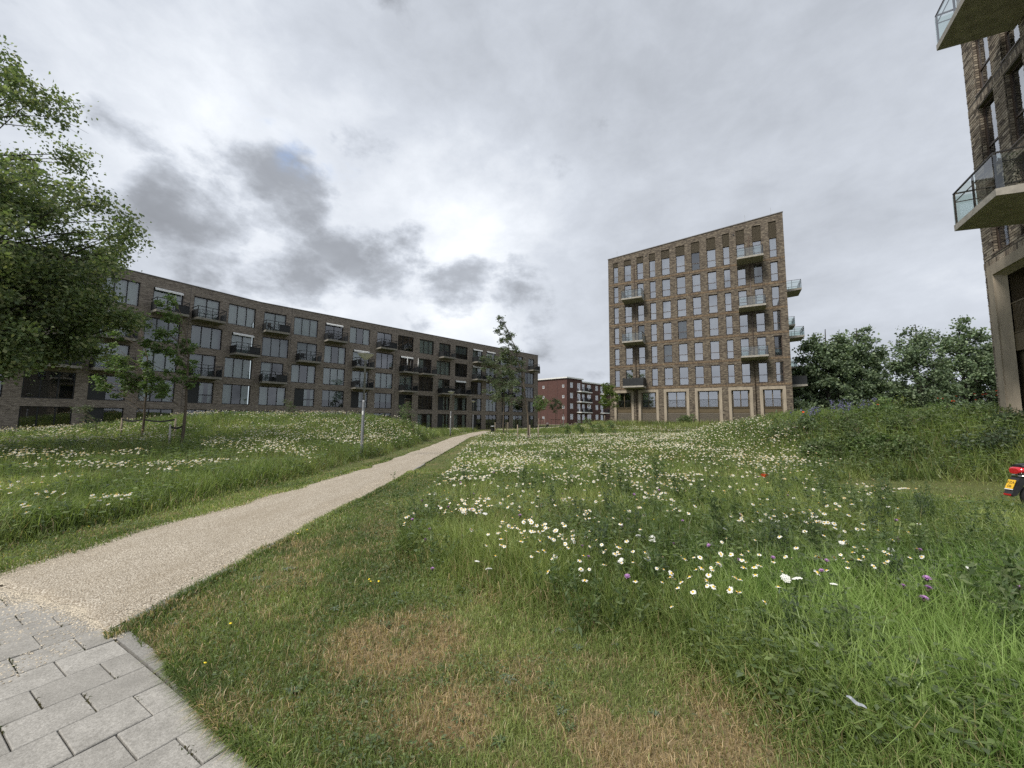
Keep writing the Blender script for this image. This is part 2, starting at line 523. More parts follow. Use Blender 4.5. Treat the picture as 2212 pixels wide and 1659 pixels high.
def dry(x, y):
    """bare, straw-coloured patches of the mown strip"""
    n = fnoise(x, y, .8, 31)
    m = sm((1.25 - np.hypot((x - .35) / 1.25, (y - 2.15) / .62)) / .7) * sm((n - .33) / .18)
    m2 = sm((1.0 - np.hypot((x + .8) / .7, (y - 2.9) / .6)) / .5) * sm((n - .32) / .2)
    m3 = sm((fnoise(x, y, .55, 5) - .56) / .14) * .5 * (x < 3.2)
    m4 = sm((1.2 - np.hypot((x - 16.) / 1.8, (y - 12.) / 1.6)) / .7)
    return np.clip(np.maximum(np.maximum(m, m2), np.maximum(m3, m4)), 0, 1)


# tall-grass front edge (right meadow) and left meadow edge
def tall(x, y):
    """0 = mown strip, 1 = uncut meadow"""
    edge = np.interp(x, [-3, -1.9, -1.55, -1.25, -.63, .65, 1.1, 1.35, 2.2], [60, 10.5, 5.6, 4.2, 3.65, 2.85, 2.45, 1.9, 1.1])
    wob = (fnoise(x, y, 1.3, 3) - .5) * .7
    right = sm((y - edge + .25 + wob * .7) / 1.15) * sm((x - np.interp(y, [2, 5, 9, 20, 40], [-1.3, -1.75, -1.95, -2.5, -3.0]) + wob * .5) / .5)
    right = right * (1 - sm((2.6 - np.hypot((x - 10.0) / 1.25, (y - 8.6) / .95)) / .8))     # mown patch round the scooter
    l, r = path_x(y)
    left = sm((l - .75 - x + wob * .7) / .5)
    return np.clip(np.maximum(right, left), 0, 1)


def axis(parts):
    out = []
    for a, b, s in parts:
        out += list(np.arange(a, b, s))
    return np.array(out + [parts[-1][1]])


gx = axis([(-900, -120, 60), (-120, -40, 8), (-40, -9, .8), (-9, 9, .22), (9, 40, .8), (40, 120, 8), (120, 900, 60)])
gy = axis([(-60, -4, 7), (-4, 1, .5), (1, 14, .22), (14, 60, .8), (60, 140, 8), (140, 1500, 80)])
GX, GY = np.meshgrid(gx, gy)
lum = (fnoise(GX, GY, .35, 12) - .5) * .02 * (np.abs(GX) < 40)
inside = on_path(GX, GY, .12) | on_paving(GX, GY, .25)
GZ = gz(GX, GY) + np.where(inside, -.035, lum)
nx, ny = len(gx), len(gy)
idx = np.arange(nx * ny).reshape(ny, nx)
q = np.stack([idx[:-1, :-1], idx[:-1, 1:], idx[1:, 1:], idx[1:, :-1]], -1).reshape(-1, 4)
dd = dry(GX, GY)[..., None]
tt = tall(GX, GY)[..., None]
soil = np.array([.105, .125, .042]) * (1 - tt * .25) + 0 * dd
gcol = soil * (1 - dd) + np.array([.27, .20, .12]) * dd
gm, t, b = newmat('meadow_soil')
a = t.new('ShaderNodeAttribute'); a.attribute_name = 'col'
co = t.new('ShaderNodeTexCoord').outputs['Object']
n1 = t.noise(co, 9, 6, .7); n2 = t.noise(co, 55, 4, .7)
c = t.mix(t.rng(n1, .3, .7, 0, .5), a.outputs[0], (.05, .045, .024))
c = t.mix(t.rng(n2, .45, .75, 0, .55), c, (.17, .175, .065))
t.put(b.inputs['Base Color'], c); b.inputs['Roughness'].default_value = .95; b.inputs['Specular IOR Level'].default_value = .15
bumpn(t, b, n2, .8, .02)
ground = link('ground', np_mesh('ground', np.stack([GX, GY, GZ], -1).reshape(-1, 3), quads=q, col=gcol.reshape(-1, 3), mat=gm, smooth=True))
tag(ground, kind='structure')

# ------------------------------------------------------------------ gravel path
pm, t, b = newmat('gravel')
co = t.new('ShaderNodeTexCoord').outputs['Object']
vo = t.new('ShaderNodeTexVoronoi'); vo.inputs['Scale'].default_value = 85; vo.inputs['Randomness'].default_value = 1
t.put(vo.inputs['Vector'], t.vmath('ADD', co, t.vmath('SCALE', t.noise(co, 30, 2, .5, col=True), .012)))
vd = vo.outputs['Distance']
rnd = t.new('ShaderNodeSeparateColor'); t.put(rnd.inputs[0], vo.outputs['Color'])
cc = t.ramp(rnd.outputs[0], [(0, (.32, .28, .225)), (.35, (.45, .40, .322)), (.7, (.55, .495, .41)), (1, (.66, .61, .52))])
cc = t.mix(t.rng(vd, .36, .66, 0, .7), cc, (.17, .135, .095))
cc = t.mix(t.rng(t.noise(t.vmath('MULTIPLY', co, (1.6, .35, 1)), 1.6, 6, .7), .38, .72, 0, .5), cc, (.27, .225, .165))
t.put(b.inputs['Base Color'], cc); b.inputs['Roughness'].default_value = .9; b.inputs['Specular IOR Level'].default_value = .2
bumpn(t, b, t.math('MULTIPLY_ADD', vd, -1.0, t.noise(co, 2.5, 3, .5)), .55, .02)
ys = np.concatenate([np.arange(1.9, 5, .045), np.arange(5, 14, .12), np.arange(14, 60, .5)])
V = []; NX = 40
for yy in ys:
    l, r = path_x(yy)
    jl = (fnoise(yy * 1.0, 3.3, .8, 41) - .5) * .34; jr = (fnoise(yy * 1.0, 9.1, .9, 42) - .5) * .10
    for k in range(NX):
        f = k / (NX - 1); x = (l + jl) * (1 - f) + (r + jr) * f
        V.append((x, yy, gzf(x, yy) + .012 + .025 * math.sin(math.pi * f) + (float(vnoise(x, yy, .3, 8)) - .5) * .012))
V = np.array(V); n = len(ys)
ii = np.arange(n * NX).reshape(n, NX)
q = np.stack([ii[:-1, :-1], ii[:-1, 1:], ii[1:, 1:], ii[1:, :-1]], -1).reshape(-1, 4)
nv_ = V[:, 0] * PN[0] + V[:, 1] * PN[1]
lim = PE + .015 - .25 * sm((-3.3 - V[:, 0]) / 1.8) * (.8 + .4 * fnoise(V[:, 0], V[:, 0] * 0, .5, 4)) + (fnoise(V[:, 0], V[:, 0] * 0 + 7, .14, 6) - .5) * .09 * sm((-3.0 - V[:, 0]) / .4)
under = nv_ < lim
V[:, :2] += PN[None] * np.where(under, lim - nv_, 0)[:, None]
V[:, 2] = np.where(under, .0095, np.where(V[:, 1] < 6, np.maximum(V[:, 2], .011), V[:, 2]))
keep = ~under[q].all(1)
path = link('gravel_path', np_mesh('gravel_path', V, quads=q[keep], mat=pm, smooth=True))
tag(path, kind='structure')

# loose stones of the path, spilling over its edges and on to the paving
N = 26000
py_ = 1.9 + 10.0 * RNG.random(N) ** 1.6
l, r = path_x(py_)
px_ = l - .05 + (r - l + .05) * RNG.random(N)
spill = RNG.random(N) < .30
tsp = RNG.random(N)
bx_ = -2.95 - 1.9 * tsp + RNG.normal(0, .1, N); nb = PE + .02 - .25 * sm((-3.3 - bx_) / 1.8) - np.abs(RNG.normal(0, .10, N)) * (0.35 + tsp) + .04
px_ = np.where(spill, bx_, px_); py_ = np.where(spill, (nb - bx_ * PN[0]) / PN[1], py_)
okp = on_paving(px_, py_, .10)
zz_ = gz(px_, py_) + np.where(okp, .004, .022)
sz = RNG.uniform(.003, .0075, N) * np.where(py_ > 6, 1.4, 1.0)
ang = RNG.random(N) * 6.283
OCT = np.array([[1, 0, 0], [0, 1, 0], [-1, 0, 0], [0, -1, 0], [0, 0, .75], [0, 0, -.4]])
T8 = np.array([[0, 1, 4], [1, 2, 4], [2, 3, 4], [3, 0, 4]])
ov = OCT[None] * sz[:, None, None] * RNG.uniform(.7, 1.4, (N, 6, 1))
ca, sa = np.cos(ang)[:, None], np.sin(ang)[:, None]
ox = ov[..., 0] * ca - ov[..., 1] * sa; oy = (ov[..., 0] * sa + ov[..., 1] * ca)
sv = np.stack([ox + px_[:, None], oy + py_[:, None], ov[..., 2] + zz_[:, None]], -1).reshape(-1, 3)
st_ = (T8[None] + 6 * np.arange(N)[:, None, None]).reshape(-1, 3)
sc_ = np.array([.46, .405, .32])[None] * RNG.uniform(.55, 1.35, (N, 1)); sc_ = np.repeat(sc_, 6, 0)
stone_m = attr_mat('gravel_stones', .9, 0, .2)
o = link('loose_gravel', np_mesh('loose_gravel', sv, tris=st_, col=sc_, mat=stone_m))
tag(o, 'loose beige gravel scattered over the path and first paving tiles', 'gravel', kind='stuff')

# ------------------------------------------------------------------ paving of square concrete tiles
def speckle(name, lo, hi, seed):
    m, t, b = newmat(name)
    co = t.new('ShaderNodeTexCoord').outputs['Object']
    oi = t.new('ShaderNodeObjectInfo')
    co = t.vmath('ADD', co, t.vmath('SCALE', oi.outputs['Location'], 3.7))
    n1 = t.noise(co, 170, 3, .8); n2 = t.noise(co, 75, 3, .7); n3 = t.noise(co, 5.5, 5, .65)
    c = t.ramp(t.math('MULTIPLY_ADD', n2, .5, t.math('MULTIPLY', n1, .5)), [(.34, lo), (.5, tuple((a + b_) / 2 for a, b_ in zip(lo, hi))), (.66, hi)])
    c = t.mix(t.rng(n3, .35, .75, 0, .45), c, tuple(v * .72 for v in lo))
    c = t.mix(t.rng(oi.outputs['Random'], 0, 1, 0, .32, False), c, tuple(v * .85 for v in lo))
    t.put(b.inputs['Base Color'], c); b.inputs['Roughness'].default_value = .9; b.inputs['Specular IOR Level'].default_value = .25
    bumpn(t, b, t.math('ADD', n1, n2), .5, .004)
    return m


tile_m = speckle('paving_tile', (.19, .181, .163), (.48, .462, .428), 1)
kerb_m = speckle('kerb_stone', (.17, .163, .15), (.40, .388, .362), 2)
bed = MB()
for a0, a1, n0, n1_ in ((-9.0, 1.6, -1.2, PE + .10),):
    P = [PT * a0 + PN * n0, PT * a1 + PN * n0, PT * a1 + PN * n1_, PT * a0 + PN * n1_]
    bed.poly([(p[0], p[1], -.024) for p in P])
bedm = plain('joint_sand', (.085, .068, .045), .95, .3, 30, bump=.4)
pavement = bed.build('pavement', bedm)
tag(pavement, kind='structure')
TS = .285


def tile_mesh(w_, h_, seed):
    rg = random.Random(seed)
    bm = bmesh.new()
    x0, x1, y0, y1 = .0022, w_ - .0022, .0032, h_ - .0032
    vs = [bm.verts.new((x, y, z)) for z in (-.05, 0) for x, y in ((x0, y0), (x1, y0), (x1, y1), (x0, y1))]
    for f in ((0, 3, 2, 1), (4, 5, 6, 7), (0, 1, 5, 4), (1, 2, 6, 5), (2, 3, 7, 6), (3, 0, 4, 7)):
        bm.faces.new([vs[k] for k in f])
    top = [e for e in bm.edges if all(v.co.z > -.01 for v in e.verts)]
    bmesh.ops.bevel(bm, geom=top, offset=.004, segments=1, affect='EDGES')
    me = bpy.data.meshes.new('paving_tile'); bm.to_mesh(me); bm.free(); me.materials.append(tile_m)
    return me


full = tile_mesh(TS, TS, 1); half = tile_mesh(TS, TS / 2, 2)
rzp = math.atan2(PT[1], PT[0])
for r_ in range(-17, 6):
    t0 = r_ * TS - 3.04
    n_hi = PE
    first = (r_ % 2 == 0)
    k = 0; nn = n_hi
    while nn > -.75:
        hgt = TS / 2 if (first and k == 0) else TS
        nn -= hgt
        p = PT * t0 + PN * nn
        pc = p + PT * TS / 2 + PN * hgt / 2
        if pc[0] < -4.3 and not bool(on_paving(pc[0], pc[1], -.02)):
            k += 1; continue
        o = link('paving_tile', full if hgt == TS else half, pavement)
        o.location = (p[0], p[1], .004 + random.uniform(-.0025, .0025))
        o.rotation_euler = (random.uniform(-.006, .006), random.uniform(-.006, .006), rzp + random.uniform(-.004, .004))
        k += 1
# kerb stones of the paving edge, metre by metre
kb = MB(); kb.box(.003, .997, .004, .086, -.06, 0)
kme = kb.mesh('kerb_stone', kerb_m)
for k in range(-3, 2):
    p = PT * (k * 1.0 - 1.62) + PN * (PE + .006)
    o = link('kerb_stone', kme, pavement)
    o.location = (p[0], p[1], .003 + random.uniform(-.003, .003)); o.rotation_euler = (0, 0, rzp + random.uniform(-.006, .006))
# narrow edging stones along the right side of the gravel
eb = MB(); eb.box(-.03, .03, .003, .997, -.08, .0)
eme = eb.mesh('edging_stone', kerb_m)
for k in range(0, 11):
    y0 = 3.13 + k * 1.0
    xa = float(path_x(y0)[1]) + .03; xb = float(path_x(y0 + 1)[1]) + .03
    o = link('edging_stone', eme, path)
    o.location = (xa, y0, gzf(xa, y0) + .022); o.rotation_euler = (0, 0, -math.atan2(xb - xa, 1))

# ------------------------------------------------------------------ building helpers
def frame4(origin, ang):
    """local x along the facade, local y into the building"""
    m = Matrix.Rotation(ang, 4, 'Z'); m.translation = Vector(origin)
    return m


def wall_mesh(name, W_, z0, ztop, holes, mats, depth=.3, soffit=0):
    """facade x 0..W_, z0..ztop(x), rectangular holes (x0,x1,za,zb), with reveals"""
    mb = MB()
    cuts = sorted(set([0.0, W_] + [round(h[0], 4) for h in holes] + [round(h[1], 4) for h in holes]))
    for a, b_ in zip(cuts[:-1], cuts[1:]):
        mid_ = (a + b_) / 2
        hs = sorted([h for h in holes if h[0] < mid_ < h[1]], key=lambda h: h[2])
        z = z0
        for h in hs:
            if h[2] > z + 1e-4:
                mb.quad((a, 0, z), (b_, 0, z), (b_, 0, h[2]), (a, 0, h[2]))
            z = h[3]
        mb.quad((a, 0, z), (b_, 0, z), (b_, 0, ztop(b_)), (a, 0, ztop(a)))
    for (a, b_, za, zb) in holes:
        mb.quad((a, 0, za), (a, depth, za), (a, depth, zb), (a, 0, zb))
        mb.quad((b_, depth, za), (b_, 0, za), (b_, 0, zb), (b_, depth, zb))
        mb.quad((a, 0, zb), (a, depth, zb), (b_, depth, zb), (b_, 0, zb))
        mb.quad((a, depth, za), (a, 0, za), (b_, 0, za), (b_, depth, za))
    return mb.mesh(name, mats)


_cache = {}


def cached(key, fn):
    if key not in _cache: _cache[key] = fn()
    return _cache[key]


def rnd2(v): return round(v * 50) / 50


def frame_mesh(w_, h_, bars, mat, fw=.06, fd=.07):
    """bars: list of ('v', x, z0, z1) or ('h', z, x0, x1) inside a rectangular frame"""
    def mk():
        mb = MB()
        mb.box(0, fw, 0, fd, 0, h_); mb.box(w_ - fw, w_, 0, fd, 0, h_)
        mb.box(fw, w_ - fw, 0, fd, 0, fw); mb.box(fw, w_ - fw, 0, fd, h_ - fw, h_)
        for br_ in bars:
            if br_[0] == 'v': mb.box(br_[1] - fw / 2, br_[1] + fw / 2, .004, fd - .004, max(br_[2], fw), min(br_[3], h_ - fw))
            else: mb.box(max(br_[2], fw), min(br_[3], w_ - fw), .006, fd - .006, br_[1] - fw / 2, br_[1] + fw / 2)
        return mb.mesh('window_frame', mat)
    return cached(('fr', w_, h_, tuple(bars), mat.name, fw), mk)


def pane_mesh(w_, h_, mat):
    def mk():
        mb = MB(); mb.quad((0, 0, 0), (w_, 0, 0), (w_, 0, h_), (0, 0, h_)); return mb.mesh('pane', mat)
    return cached(('pn', rnd2(w_), rnd2(h_), mat.name), mk)


def curtain_mesh(w_, h_, mat, waves=9, amp=.03):
    def mk():
        mb = MB(); n = waves * 4
        ph = random.random() * 6
        pts = []
        for i in range(n + 1):
            f = i / n
            pts.append((w_ * f, amp * math.sin(f * waves * 2 * math.pi + ph) * (0.6 + .4 * math.sin(f * 17 + ph))))
        for (xa, ya), (xb, yb) in zip(pts[:-1], pts[1:]):
            mb.quad((xa, ya, 0), (xb, yb, 0), (xb, yb, h_), (xa, ya, h_))
        return mb.mesh('curtain', mat)
    return cached(('cu', rnd2(w_), rnd2(h_), mat.name, waves), mk)


def plate_mesh(w_, h_, d_, mat, name='panel'):
    def mk():
        mb = MB(); mb.box(0, w_, 0, d_, 0, h_); return mb.mesh(name, mat)
    return cached(('pl', rnd2(w_), rnd2(h_), d_, mat.name, name), mk)


def louvre_mesh(w_, h_, mat, pitch=.09):
    def mk():
        mb = MB(); z = 0
        mb.box(0, w_, .07, .09, 0, h_)
        while z + .05 < h_:
            mb.quad((0, 0, z), (w_, 0, z), (w_, .06, z + pitch * .95), (0, .06, z + pitch * .95)); mb.quad((0, 0, z), (0, .03, z), (w_, .03, z), (w_, 0, z)); z += pitch
        return mb.mesh('louvre', mat)
    return cached(('lv', round(w_, 2), round(h_, 2), mat.name), mk)
# ------------------------------------------------------------------ the brick tower with the slanting roof
K_ = 43.0 / 46.0 * .99
TW = 22.06 * 43 / 46
TR = Vector((.7318 * 43.0, 43.0, 0))
tdir = Vector((math.cos(math.radians(-30)), math.sin(math.radians(-30)), 0))
TL = TR - tdir * TW
tower = empty('apartment_tower', (TL.x, TL.y, 0), math.radians(-30))
tag(tower, 'brown brick apartment tower with slanting roofline and glass balconies', 'apartment tower')
TZ = CAMZ
ROOF_L, ROOF_R = 24.37 * .935 + TZ, 26.05 * .935 + TZ


def troof(x): return ROOF_L + (ROOF_R - ROOF_L) * x / TW


raw_cols = [(21.5, 20.77), (19.87, 18.84), (18.01, 17.07), (16.23, 15.38), (14.55, 13.42), (12.6, 11.44), (10.62, 9.55), (8.69, 7.59), (6.75, 5.96), (5.2, 4.23), (3.37, 2.4), (1.58, 0.75)]
tcols = [(TW - a * K_, TW - b_ * K_) for a, b_ in raw_cols]
sills = [v * .935 + TZ for v in (20.52, 17.42, 14.25, 11.15, 7.98, 4.76)]
WH = 2.49 * .935; MIDH = .95 * .935
holes = []; twins = []
for r_, s_ in enumerate(sills):
    for c_, (a, b_) in enumerate(tcols):
        if r_ == 0:
            top = troof((a + b_) / 2) - .78
            holes.append((a, b_, s_, top))
        else:
            holes.append((a, b_, s_, s_ + WH))
        twins.append((r_, c_, a, b_, s_))
raw_port = [(21.64, 18.81), (18.13, 15.38), (14.67, 11.46), (10.73, 7.52), (6.78, 4.1), (3.36, .66)]
ports = [(TW - a * K_, TW - b_ * K_) for a, b_ in raw_port]
PTOP = 4.2 * .935 + TZ
for a, b_ in ports:
    holes.append((a, b_, -.3, PTOP))
link('wall', wall_mesh('tower_wall', TW, -.6, troof, holes, MAT['tower_brick'], depth=.28), tower)
# side and back walls, roof cap
TD = 15.5
sd = MB()
sd.quad((0, TD, -.6), (0, 0, -.6), (0, 0, ROOF_L), (0, TD, ROOF_L)); sd.quad((TW, 0, -.6), (TW, TD, -.6), (TW, TD, ROOF_R), (TW, 0, ROOF_R))
sd.quad((TW, TD, -.6), (0, TD, -.6), (0, TD, ROOF_L), (TW, TD, ROOF_R))
sd.build('side_wall', MAT['tower_brick'], tower)
rc = MB()
rc.poly([(-.04, -.06, ROOF_L + .003), (TW + .04, -.06, ROOF_R + .003), (TW + .04, TD, ROOF_R + .003), (-.04, TD, ROOF_L + .003)])
rc.poly([(-.04, -.06, ROOF_L + .09), (TW + .04, -.06, ROOF_R + .09), (TW + .04, TD, ROOF_R + .09), (-.04, TD, ROOF_L + .09)])
rc.quad((-.04, -.06, ROOF_L + .003), (TW + .04, -.06, ROOF_R + .003), (TW + .04, -.06, ROOF_R + .09), (-.04, -.06, ROOF_L + .09))
rc.quad((-.04, TD, ROOF_L + .003), (-.04, -.06, ROOF_L + .003), (-.04, -.06, ROOF_L + .09), (-.04, TD, ROOF_L + .09))
rc.quad((TW + .04, -.06, ROOF_R + .003), (TW + .04, TD, ROOF_R + .003), (TW + .04, TD, ROOF_R + .09), (TW + .04, -.06, ROOF_R + .09))
roof = rc.build('roof', MAT['roof_cap'], tower)
for ax_ in (1.0, 16.9, 19.6):
    an = MB(); z_ = troof(ax_); an.tube([(ax_, 1.2, z_), (ax_, 1.2, z_ + 1.5)], .012, 5); an.build('antenna', MAT['galv'], roof)
# soldier courses between the floors, slightly proud
for s_ in sills:
    zc = s_ - .34
    for a, b_ in [(0.0, TW)]:
        m_ = MB(); m_.box(a + .02, b_ - .02, -.018, .0, zc, zc + .22); m_.build('soldier_course', MAT['soldier'], tower)
# downpipes and vents
for x_ in (tcols[1][1] + .42, tcols[9][1] + .42):
    m_ = MB(); m_.tube([(x_, -.07, 0.2), (x_, -.07, ROOF_L - 1.6 + (x_ / TW) * 1.2)], .05, 8); m_.build('downpipe', MAT['brown_frame'], tower)
for x_, z_ in ((tcols[2][1] + .3, troof(5.0) - .95), (tcols[8][1] + .4, troof(14.8) - 1.2)):
    m_ = MB(); m_.box(x_, x_ + .16, -.05, 0, z_, z_ + .13); m_.build('vent', MAT['black_frame'], tower)
# dark sheets standing in for the shaded depth of rooms behind the glass
rm = MB(); rm.quad((.3, 1.5, 0), (TW - .3, 1.5, 0), (TW - .3, 1.5, ROOF_L - .5), (.3, 1.5, ROOF_L - .5))
for s_ in sills + [4.2]:
    rm.quad((.3, .3, s_ - .3), (TW - .3, .3, s_ - .3), (TW - .3, 1.5, s_ - .3), (.3, 1.5, s_ - .3))
rm.build('room_shade_sheet', MAT['room_shade'], tower)

pat = ["ccdcccbcdccc", "cdcccdcccbcc", "ccdccbcbccdb", "cccbdcccbcdc", "cdcccdppcccd", "dcddbdbddcbb"]
tr = random.Random(3)
for (r_, c_, a, b_, s_) in twins:
    w_ = b_ - a
    if r_ == 0:
        top = troof((a + b_) / 2) - .78
        lz = s_ + WH
        lo = link('louvre', louvre_mesh(w_, top - lz, MAT['louvre']), tower, (a, .06, lz))
    wd = rnd2(w_)
    fr = link('window', frame_mesh(wd, rnd2(WH), (('h', MIDH, 0, wd),), MAT['brown_frame'], fw=.065), tower, (a + (w_ - wd) / 2, .17, s_))
    gl_ = MAT['glass_dark'] if tr.random() < .2 else MAT['glass']
    link('pane', pane_mesh(wd - .13, WH - MIDH - .098, gl_), fr, (.065, .035, MIDH + .033))
    link('pane', pane_mesh(wd - .13, MIDH - .098, gl_), fr, (.065, .035, .065))
    sl_ = MB(); k_ = pat[r_][c_]
    link('sill', plate_mesh(w_, .045, .2, MAT['brown_frame'], 'sill'), fr, (-(w_ - wd) / 2, -.19, -.047))
    if k_ == 'c':
        cm = MAT['curtain'] if tr.random() < .72 else MAT['curtain_grey']
        full_ = tr.random() < .75
        if full_: link('curtain', curtain_mesh(wd - .1, WH - .1, cm), fr, (.05, .22 + tr.random() * .1, .05))
        else:
            link('curtain', curtain_mesh(wd * .35, WH - .1, cm, 4), fr, (.05, .2, .05)); link('curtain', curtain_mesh(wd - .1, MIDH - .1, cm, 8, .015), fr, (.05, .2, .05))
    elif k_ == 'b':
        link('blind', plate_mesh(wd - .1, WH - MIDH - .05, .01, MAT['blind'], 'blind'), fr, (.05, .14, MIDH))
        link('curtain', curtain_mesh(wd - .1, MIDH, MAT['curtain_grey'], 6, .015), fr, (.05, .25, .04))
    elif k_ == 'p':
        link('curtain', curtain_mesh(wd - .1, WH - .1, MAT['curtain_pink']), fr, (.05, .2, .05))
    elif tr.random() < .6:
        link('curtain', curtain_mesh(wd - .1, MIDH * .8, MAT['curtain'], 6, .015), fr, (.05, .2, .05))
# ground-floor portals
for i, (a, b_) in enumerate(ports):
    w_ = b_ - a; ft = .30
    m_ = MB()
    zb = -.3
    for (x0, x1) in ((0, ft), (w_ - ft, w_)):
        m_.box(x0, x1, -.07, .34, zb, PTOP - ft)
    m_.box(0, w_, -.07, .34, PTOP - ft, PTOP + .04)
    for (xa, xb) in ((ft, ft + .1), (w_ - ft, w_ - ft - .1)):     # chamfered inner edge
        m_.quad((xa, .02, zb), (xb, .34, zb), (xb, .34, PTOP - ft), (xa, .02, PTOP - ft))
    po = m_.build('portal', MAT['concrete'], tower, (a, 0, 0))
    iw = w_ - 2 * ft - .2
    zw0, zw1 = 1.7 * .935 + TZ, PTOP - ft
    hw = rnd2(zw1 - zw0)
    iwr = rnd2(iw)
    fr = link('window', frame_mesh(iwr, hw, (('v', iwr / 2, 0, hw),), MAT['bronze'], fw=.1), po, (ft + .1 + (iw - iwr) / 2, .26, zw0))
    fr.parent = tower; fr.location = (a + ft + .1 + (iw - iwr) / 2, .26, zw0)
    gm_ = MAT['glass_dark'] if i == 0 else MAT['glass']
    for x0 in (.1, iwr / 2 + .05):
        link('pane', pane_mesh(iwr / 2 - .15, hw - .2, gm_), fr, (x0, .03, .1))
        if 0 < i < 4: link('curtain', curtain_mesh(iwr / 2 - .15, hw - .15, MAT['curtain'] if i != 1 else MAT['curtain_grey'], 7), fr, (x0, .3, .05))
    # french-balcony bars
    m_ = MB()
    nb_ = int(iw / .11)
    for k in range(nb_ + 1):
        x_ = iw * k / nb_; m_.box(x_ - .008, x_ + .008, .10, .116, zw0 + .05, zw0 + .95)
    m_.box(0, iw, .09, .13, zw0 + .95, zw0 + .99); m_.box(0, iw, .09, .13, zw0 + .02, zw0 + .05)
    m_.build('railing', MAT['rail_metal'], tower, (a + ft + .1, 0, 0))
    link('panel', plate_mesh(iw, .62, .05, MAT['bronze']), tower, (a + ft + .1, .24, zw0 - .64))
    link('louvre', louvre_mesh(iw, zw0 - .66 + .2, MAT['louvre'], .085), tower, (a + ft + .1, .22, -.2))


def glass_balcony(parent, x0, x1, zs, proj, mat4=None, screen=None, clutter=0, posts=3):
    """slab with glass balustrade; outer side towards -y"""
    m_ = MB()
    m_.extrude([(-proj, zs - .2), (0.0, zs - .34), (0.0, zs), (-proj, zs)], x0, x1, axis='x')
    sl_ = m_.build('balcony', MAT['slab'], parent, mat4=mat4)
    h_ = 1.05
    m_ = MB()
    def postat(x, y): m_.box(x - .025, x + .025, y - .02, y + .02, zs + .002, zs + h_)
    for k in range(posts):
        postat(x0 + .05 + (x1 - x0 - .1) * k / (posts - 1), -proj + .05)
    for x in (x0 + .05, x1 - .05): postat(x, -proj * .5); postat(x, -.06)
    m_.box(x0 + .02, x1 - .02, -proj + .025, -proj + .075, zs + h_, zs + h_ + .035)
    for x in (x0 + .05, x1 - .05):
        m_.box(x - .025, x + .025, -proj + .08, -.02, zs + h_, zs + h_ + .035)
        m_.box(x - .012, x + .012, -proj + .08, -.02, zs + h_ * .72, zs + h_ * .72 + .025)
    m_.box(x0 + .06, x1 - .06, -proj + .04, -proj + .06, zs + h_ * .72, zs + h_ * .72 + .025)
    m_.build('rail', MAT['rail_metal'], sl_)
    for k in range(posts - 1):
        xa = x0 + .05 + (x1 - x0 - .1) * k / (posts - 1); xb = x0 + .05 + (x1 - x0 - .1) * (k + 1) / (posts - 1)
        gq = MB(); gq.quad((xa + .01, -proj + .012, zs - .06), (xb - .01, -proj + .012, zs - .06), (xb - .01, -proj + .012, zs + h_ * .94), (xa + .01, -proj + .012, zs + h_ * .94))
        gq.build('glass_panel', MAT['black_panel'] if screen == 'front' else MAT['balustrade'], sl_)
    for x in (x0 + .012, x1 - .012):
        gq = MB(); gq.quad((x, -proj + .02, zs - .06), (x, -.03, zs - .06), (x, -.03, zs + h_ * .94), (x, -proj + .02, zs + h_ * .94))
        gq.build('glass_panel', MAT['black_panel'] if screen in ('front', 'side') else MAT['balustrade'], sl_)
    if screen == 'end':      # woven leaf screen tied inside the near end
        rg = random.Random(5); n_ = 420
        vv = []; cc_ = []
        for _ in range(n_):
            yy = -proj + .08 + rg.random() * (proj - .12); z_ = zs + .02 + rg.random() * h_ * .9
            vv.append((x1 - .07 - rg.random() * .03, yy, z_)); cc_.append((.035 + rg.random() * .03, .045 + rg.random() * .035, .02))
        leaf_obj('leaf_screen', np.array(vv), .06, np.array(cc_), MAT['leaf'], sl_, flat=(1, 0, 0))
    return sl_


def leaf_verts(pos, size, rg, flat=None, stream=None, asp=.5):
    """one small pointed leaf (4 verts) per position"""
    n_ = len(pos)
    a_ = rg.normal(0, 1, (n_, 3))
    if stream is not None: a_ = a_ * .75 + np.asarray(stream)[None] * 1.5
    a_ /= np.linalg.norm(a_, axis=1, keepdims=True) + 1e-9
    b_ = rg.normal(0, 1, (n_, 3))
    if flat is not None:
        f_ = np.asarray(flat, float)[None]
        a_ = a_ - f_ * (a_ * f_).sum(1, keepdims=True) * .85; a_ /= np.linalg.norm(a_, axis=1, keepdims=True)
        b_ = np.cross(np.repeat(f_, n_, 0) + b_ * .25, a_)
    else:
        b_ = b_ - a_ * (a_ * b_).sum(1, keepdims=True)
    b_ /= np.linalg.norm(b_, axis=1, keepdims=True) + 1e-9
    s_ = (size if np.ndim(size) else np.full(n_, size)) * rg.uniform(.7, 1.3, n_)
    s_ = s_[:, None]
    nrm = np.cross(a_, b_)
    v0 = pos; v1 = pos + a_ * s_ * .45 + b_ * s_ * asp * .5 + nrm * s_ * .08; v2 = pos + a_ * s_; v3 = pos + a_ * s_ * .45 - b_ * s_ * asp * .5 + nrm * s_ * .08
    v = np.stack([v0, v1, v2, v3], 1).reshape(-1, 3)
    q_ = np.arange(n_ * 4).reshape(-1, 4)
    return v, q_


def leaf_obj(name, pos, size, col, mat, parent=None, flat=None, stream=None, asp=.5, seed=1, kind='stuff'):
    rg = np.random.default_rng(seed)
    v, q_ = leaf_verts(np.asarray(pos, float), size, rg, flat, stream, asp)
    o = link(name, np_mesh(name, v, quads=q_, col=np.repeat(col, 4, 0), mat=mat), parent)
    if kind: o['kind'] = kind
    return o


